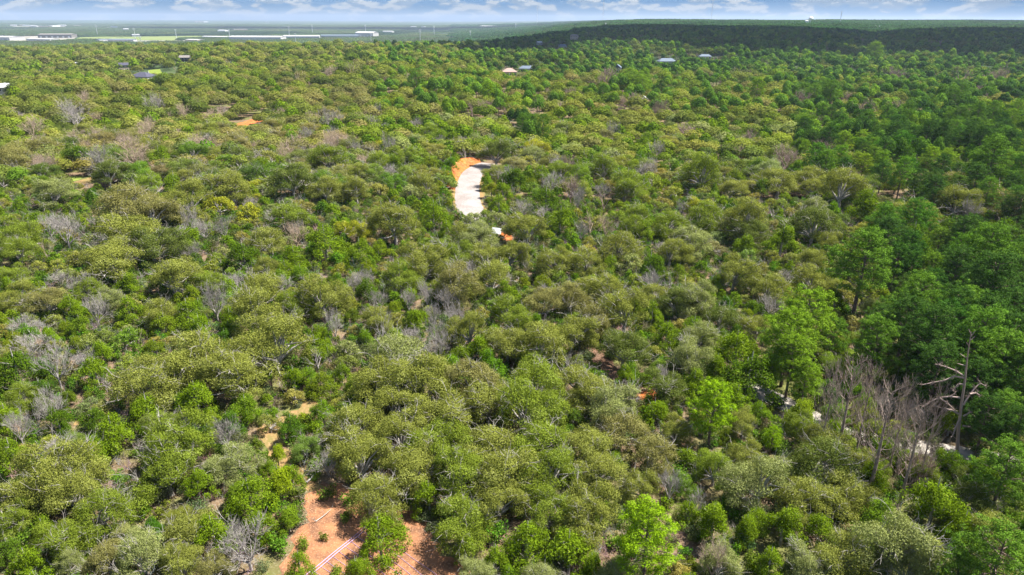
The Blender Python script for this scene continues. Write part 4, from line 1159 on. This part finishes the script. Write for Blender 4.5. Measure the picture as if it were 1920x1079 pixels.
SPECIAL = {('l', 1213, 1002): 'broad lime green pine at the bottom edge, brightest tree of the foreground', ('l', 1338, 760): 'tall lime green pine with open tiers left of the bare brown pines',
           ('n', 1620, 492): 'big rounded mid green pine standing alone among oaks on the right', ('y', 680, 427): 'yellow green oak below and left of the white road',
           ('x', 720, 624): 'lilac grey bare tree on a short dark trunk above the central oak grove', ('x', 120, 427): 'large fan shaped silver bare tree at the far left',
           ('x', 102, 680): 'left one of the pale forked dead trees at left', ('x', 158, 662): 'right one of the pale forked dead trees at left',
           ('p', 1667, 1005): 'largest pale sage oak at the bottom right', ('w', 1658, 800): 'largest bare brown pine in front of the gravel road',
           ('w', 1591, 745): 'left bare brown pine of the clump before the gravel road', ('w', 1716, 830): 'right bare brown pine of the clump, nearest the snag',
           ('c', 712, 1004): 'bright green cedar growing out of the striped orange clearing', ('c', 668, 1066): 'small cedar at the bottom edge of the striped clearing',
           ('l', 1449, 818): 'small lime green young pine between oaks right of the tiered pine', ('v', 1070, 352): 'mauve bare tree right of the white road bend',
           ('n', 1644, 640): 'bright green pine right behind the bare brown pines', ('q', 1480, 630): 'light green pine with open crown left of the gravel road end',
           ('p', 1003, 287): 'pale cream sage oak right above the white road bend', ('b', 1023, 560): 'yellow tan oak near the middle, left one of two',
           ('b', 1067, 550): 'yellow tan oak near the middle, right one of two', ('o', 690, 925): 'olive oak with visible dark trunk at the top of the clearing'}
buckets = {}
for s in individuals:
    wpx, vis, px, py, t = s
    best = min(LM, key=lambda l: math.hypot(px - l[1], (py - l[2]) * 1.6) / (1 + .0))
    dx, dy = px - best[1], (py - best[2]) * 1.3
    side = 'left of' if (abs(dx) > abs(dy) and dx < 0) else 'right of' if abs(dx) > abs(dy) else 'above' if dy < 0 else 'below'
    sp = SPECIAL.get((t[7], t[8], t[9]))
    if sp: LABEL[id(t)] = sp; continue
    buckets.setdefault((t[7], side, best[0]), []).append((math.hypot(dx, dy), id(t), s))
for (code, side, lm), lst in buckets.items():
    lst.sort(key=lambda q: q[0])
    kind = TINT[code][0]
    for i, (_, key, s) in enumerate(lst):
        if len(lst) == 1: LABEL[key] = 'only %s %s standing %s %s' % (COLN[code], NOUN[kind], side, lm)
        else: LABEL[key] = '%s %s %s %s' % (ORD[i], COLN[code] + ' ' + NOUN[kind], side, lm)
protos = {}
for n_, s in enumerate(individuals):
    kind, x, y, sx, sz, tint, rot, code = s[4][:8]
    var = NEAR[kind]; vi = (n_ * 7 + int(x * 3)) % len(var)
    cm, tm = var[vi]
    key = (kind, vi)
    if key not in protos:
        root = empty(NAMES[kind], (0, 0, 0)); a = link(PARTS[kind], cm, root); b = link('trunk', tm, root)
        protos[key] = (root, a, b)
    else:
        r0, a0, b0 = protos[key]
        root = r0.copy(); COL.objects.link(root)
        a = a0.copy(); COL.objects.link(a); a.parent = root
        b = b0.copy(); COL.objects.link(b); b.parent = root
    root.location = (x, y, Hf(x, y) - .05); root.rotation_euler = (0, 0, rot); root.scale = (sx, sx, sz)
    tag(root, LABEL[id(s[4])], CATS[kind], {'oak': 'oaks of the near woods', 'cedar': 'cedars of the near woods', 'pine': 'pines of the near woods', 'dead': 'leafless trees of the near woods', 'deadpine': 'leafless trees of the near woods'}[kind])
    a['tint'] = tint
    if kind in ('dead', 'deadpine'): b['tint'] = tint

# ---------------------------------------------------------------- the rest of the woods: uncountable, one object per kind
def scatter(name, coll, P, rot, scl, idx, tint, label):
    me = bpy.data.meshes.new(name + '_points'); me.vertices.add(len(P)); me.vertices.foreach_set('co', np.asarray(P, np.float32).ravel())
    for nm, tp, v in (('rot', 'FLOAT', rot), ('idx', 'INT', idx)):
        a = me.attributes.new(nm, tp, 'POINT'); a.data.foreach_set('value', np.asarray(v, np.float32 if tp == 'FLOAT' else np.int32))
    a = me.attributes.new('scl', 'FLOAT_VECTOR', 'POINT'); a.data.foreach_set('vector', np.asarray(scl, np.float32).ravel())
    a = me.attributes.new('tint', 'FLOAT_VECTOR', 'POINT'); a.data.foreach_set('vector', np.asarray(tint, np.float32).ravel())
    o = link(name, me); tag(o, label, kind='stuff')
    ng = bpy.data.node_groups.new(name + '_nodes', 'GeometryNodeTree')
    ng.interface.new_socket('Geometry', in_out='INPUT', socket_type='NodeSocketGeometry')
    ng.interface.new_socket('Geometry', in_out='OUTPUT', socket_type='NodeSocketGeometry')
    gi = ng.nodes.new('NodeGroupInput'); go = ng.nodes.new('NodeGroupOutput')
    iop = ng.nodes.new('GeometryNodeInstanceOnPoints'); ci = ng.nodes.new('GeometryNodeCollectionInfo')
    ci.inputs['Collection'].default_value = coll; ci.inputs['Separate Children'].default_value = True; ci.inputs['Reset Children'].default_value = True
    def named(nm, tp):
        q = ng.nodes.new('GeometryNodeInputNamedAttribute'); q.data_type = tp; q.inputs['Name'].default_value = nm; return q.outputs[0]
    cx = ng.nodes.new('ShaderNodeCombineXYZ'); ng.links.new(named('rot', 'FLOAT'), cx.inputs[2])
    ng.links.new(gi.outputs[0], iop.inputs['Points']); ng.links.new(ci.outputs[0], iop.inputs['Instance'])
    iop.inputs['Pick Instance'].default_value = True
    ng.links.new(named('idx', 'INT'), iop.inputs['Instance Index'])
    ng.links.new(cx.outputs[0], iop.inputs['Rotation']); ng.links.new(named('scl', 'FLOAT_VECTOR'), iop.inputs['Scale'])
    ng.links.new(iop.outputs[0], go.inputs[0])
    md = o.modifiers.new('scatter', 'NODES'); md.node_group = ng
    return o
groups = {}
for wpx, vis, px, py, t in rest:
    kind, x, y, sx, sz, tint, rot, code = t[:8]
    d = math.hypot(x, y); lvl = 1 if d < 260 else 2 if d < 640 else 3
    ids = INDEX[(kind, lvl)]
    groups.setdefault({'deadpine': 'dead'}.get(kind, kind), []).append(((x, y, Hf(x, y) - .05), rot, (sx, sx, sz), ids[int(rot * 100) % len(ids)], tint))
WN = {'oak': ('oak_woods', 'farther oak woods, olive and grey green crowns running to the valley'), 'cedar': ('cedar_woods', 'farther scattered cedars, darker green crowns among the oaks'),
      'pine': ('pine_woods', 'pine forest on the hill and right side, rounded green crowns'), 'dead': ('bare_woods', 'farther leafless grey and mauve trees scattered through the woods')}
for k, L in groups.items():
    scatter(WN[k][0], wood_col, [q[0] for q in L], [q[1] for q in L], [q[2] for q in L], [q[3] for q in L], [q[4] for q in L], WN[k][1])

# low growth and brush under the near trees
bush_col = bpy.data.collections.new('bush_kinds')
def bush(seed, total, size, mat):
    rg = np.random.default_rng(seed); Vs, Fs, T, o = [], [], [], 0
    for i in range(9):
        P, N = shell((*rg.normal(0, .35, 2), rg.uniform(.25, .9)), rg.uniform(.3, .6), .9, total // 9, rg, .4, -.5)
        V, F = leaf_faces(P, N * .7 + np.array([0, 0, .4]), size, rng=rg); Vs.append(V); Fs.append(F + o); o += len(V); T.append(rg.uniform(0, 1, len(F)))
    return quads_mesh('bush', np.concatenate(Vs), np.concatenate(Fs), np.concatenate(T), mat)
def brush(seed):
    rg = np.random.default_rng(seed); s = Sticks()
    for i in range(9): s.limb((rg.normal(0, .15), rg.normal(0, .15), 0), (rg.normal(0, .6), rg.normal(0, .6), 1), rg.uniform(.7, 1.3), .025, rg, 1, .6, .1, 3, 4, .2, .009)
    return s.mesh('brush', M_DEAD)
for k, me in enumerate([bush(1, 700, .075, M_OAK), bush(2, 700, .075, M_CEDAR), bush(3, 600, .08, M_CEDAR), brush(4), brush(5)]):
    o = bpy.data.objects.new('b%d_bush' % k, me); bush_col.objects.link(o)
def fill_low():
    rg = np.random.default_rng(99); out = []
    for yy in np.arange(22, 200, 1.4):
        half = yy * .92 + 16; xs = np.arange(-half, half, 1.6)
        X = xs + rg.uniform(-.9, .9, len(xs)); Y = yy + rg.uniform(-.8, .8, len(xs)); PX, PY, DD = project(X, Y, H(X, Y))
        nz = vnoise(X, Y, 9, 5)
        for i in range(len(xs)):
            if not (-220 < PX[i] < 2140 and PY[i] < 1350): continue
            rv = rg.uniform(); k = 1 if rv < .30 else 2 if rv < .42 else 0 if rv < .66 else 3 if rv < .85 else 4
            near_bare = any(inside(X[i], Y[i], P) for P, m in bare[:4]) if Y[i] < 110 else False
            if near_bare and (rv > .11): continue
            if blocked(X[i], Y[i], .3): 
                if not near_bare: continue
            if nz[i] > .8 and rv > .5: continue
            s = rg.uniform(.6, 1.5) * (1.0 if k < 3 else .9)
            tint = {0: (.10, .12, .045), 1: (.085, .155, .012), 2: (.06, .10, .012), 3: (.38, .33, .31), 4: (.30, .24, .20)}[k]
            tint = tuple(c * rg.uniform(.8, 1.25) for c in tint)
            out.append(((X[i], Y[i], Hf(X[i], Y[i]) - .05), rg.uniform(0, 6.28), (s, s, s * rg.uniform(.8, 1.4)), k, tint))
    return out
L = fill_low()
scatter('undergrowth', bush_col, [q[0] for q in L], [q[1] for q in L], [q[2] for q in L], [q[3] for q in L], [q[4] for q in L], 'low green shrubs and grey brush on the ground between the trees')

# far forest beyond the hill and across the valley, carried in 70 m wide pieces of canopy
far_col = bpy.data.collections.new('far_kinds')
def canopy(seed, mat, tall, r, size):
    rg = np.random.default_rng(seed); Vs, Fs, T, o = [], [], [], 0
    g0 = np.arange(-35, 35, r * 1.55)
    for gx in g0:
        for gy in g0:
            if rg.uniform() < .05: continue
            x, y = gx + rg.uniform(-2, 2), gy + rg.uniform(-2, 2); hh = tall * rg.uniform(.7, 1.12); rr = r * rg.uniform(.8, 1.2); br = rg.uniform(0, .55)
            P, N = shell((x, y, hh - rr * .8), rr, .8, 34, rg, .92, -.2)
            V, F = leaf_faces(P, N * 1.7, size, rg, .85, .4); Vs.append(V); Fs.append(F + o); o += len(V)
            T.append(np.clip(br + rg.uniform(0, .3, len(F)), 0, 1))
    return quads_mesh('canopy', np.concatenate(Vs), np.concatenate(Fs), np.concatenate(T), mat)
for k, me in enumerate([canopy(1, M_OAK, 8.5, 4.6, 1.5), canopy(2, M_OAK, 8.0, 4.2, 1.4), canopy(3, M_PINE, 15, 4.4, 1.5), canopy(4, M_PINE, 14, 4.0, 1.4)]):
    o = bpy.data.objects.new('c%d_canopy' % k, me); far_col.objects.link(o)
def fill_far():
    rg = np.random.default_rng(4242); out = []
    yy = 1500.0 + 20
    while yy < 11000:
        st = 62 * (1 + max(0, yy - 3000) / 9000.0)
        xs = np.arange(-yy * .80 - 60, yy * .80 + 60, st); X = xs + rg.uniform(-.15, .15, len(xs)) * st; Y = yy + rg.uniform(-.15, .15, len(xs)) * st
        Z = H(X, Y); n1 = vnoise(X, Y, 420, 11); n2 = vnoise(X, Y, 1500, 12)
        u = X / Y
        for i in range(len(xs)):
            if blocked(X[i], Y[i], 32): continue
            lowland = u[i] < .03 and Y[i] > 2300
            if lowland and n1[i] > .84: continue
            pine = (u[i] > -.08) and rg.uniform() < .8
            if lowland: tint = (.035, .066, .024) if n2[i] > .52 else (.075, .110, .032)
            else: tint = (.055, .11, .03)
            if lowland and n1[i] > .62: tint = (.095, .13, .04)
            if pine: tint = (.045, .105, .025) if n1[i] < .6 else (.06, .125, .03)
            tint = tuple(c * rg.uniform(.85, 1.2) for c in tint)
            k = (2 if pine else 0) + int(rg.integers(0, 2)); s = st / 62
            out.append(((X[i], Y[i], Z[i] - 1), rg.integers(0, 4) * math.pi / 2 + rg.uniform(-.2, .2), (s * 1.04, s * 1.04, 1.0), k, tint))
        yy += st
    return out
L = fill_far()
scatter('far_forest', far_col, [q[0] for q in L], [q[1] for q in L], [q[2] for q in L], [q[3] for q in L], [q[4] for q in L], 'hazy forest far across the valley and on the distant ridges')

# ---------------------------------------------------------------- clouds overhead: their shadows darken the hill
def cloud_mat(name, alpha):
    m, n, out = material(name)
    d = n.new('ShaderNodeBsdfDiffuse'); d.inputs['Color'].default_value = (.9, .9, .9, 1)
    if alpha < 1:
        t = n.new('ShaderNodeBsdfTransparent'); ms = n.new('ShaderNodeMixShader'); ms.inputs[0].default_value = alpha
        n.l.new(t.outputs[0], ms.inputs[1]); n.l.new(d.outputs[0], ms.inputs[2]); n.l.new(ms.outputs[0], out.inputs['Surface'])
    else: n.l.new(d.outputs[0], out.inputs['Surface'])
    return m
M_CLOUD = cloud_mat('cloud_vapour', .84)
def cloud(label, gx, gy, rx, ry, alt, seed, n=60, puff=.34, mat=None):
    """a cumulus whose shadow falls round the ground point gx, gy"""
    rg = np.random.default_rng(seed)
    cx, cy_ = gx + sdir.x / sdir.z * alt, gy + sdir.y / sdir.z * alt
    bm = bmesh.new()
    for i in range(n):
        a = 2.4 * i + rg.uniform(-.3, .3); f = math.sqrt((i + .5) / n) * rg.uniform(.85, 1.05)
        r = min(rx, ry) * puff * rg.uniform(.6, 1.15) * (1.15 - .5 * f)
        mt = Matrix.Translation((cx + rx * f * math.cos(a), cy_ + ry * f * math.sin(a), alt + r * .5 + rg.uniform(0, .25) * min(rx, ry) * (1 - f))) @ Matrix.Diagonal((r, r, r * .7, 1))
        bmesh.ops.create_icosphere(bm, subdivisions=3, radius=1.0, matrix=mt)
    for v in bm.verts:
        c = v.co; s = r * .0
        k = min(rx, ry) * .035
        v.co = c + Vector((math.sin(c.y * .021 + c.z * .03), math.sin(c.x * .019 + c.z * .027), math.sin(c.x * .023 + c.y * .017))) * k
        if v.co.z < alt: v.co.z = alt - (alt - v.co.z) * .12
    o = bm_obj('cloud', bm, mat or M_CLOUD)
    for p in o.data.polygons: p.use_smooth = True
    tag(o, label, kind='structure')
cloud('grey based cumulus cloud drifting over the pine hill', 700, 1400, 950, 520, 1300, 5)
cloud('wide cumulus cloud drifting over the far right ridge', 3000, 3900, 1100, 620, 1500, 6)
cloud('cumulus cloud far over the valley plain', -1500, 7400, 2600, 900, 1700, 8)

# ---------------------------------------------------------------- haze: the air between the camera and the ridges
def haze():
    bm = bmesh.new(); bm_box(bm, -32000, 32000, -32000, 32000, -120, 190)
    m, n, out = material('hazy_air')
    v = n.new('ShaderNodeVolumePrincipled')
    v.inputs['Color'].default_value = (.50, .62, .80, 1); v.inputs['Density'].default_value = 0.00006
    v.inputs['Anisotropy'].default_value = .2
    n.l.new(v.outputs[0], out.inputs['Volume'])
    o = bm_obj('haze', bm, m); tag(o, 'thin bluish haze over the whole landscape', kind='stuff')
haze()
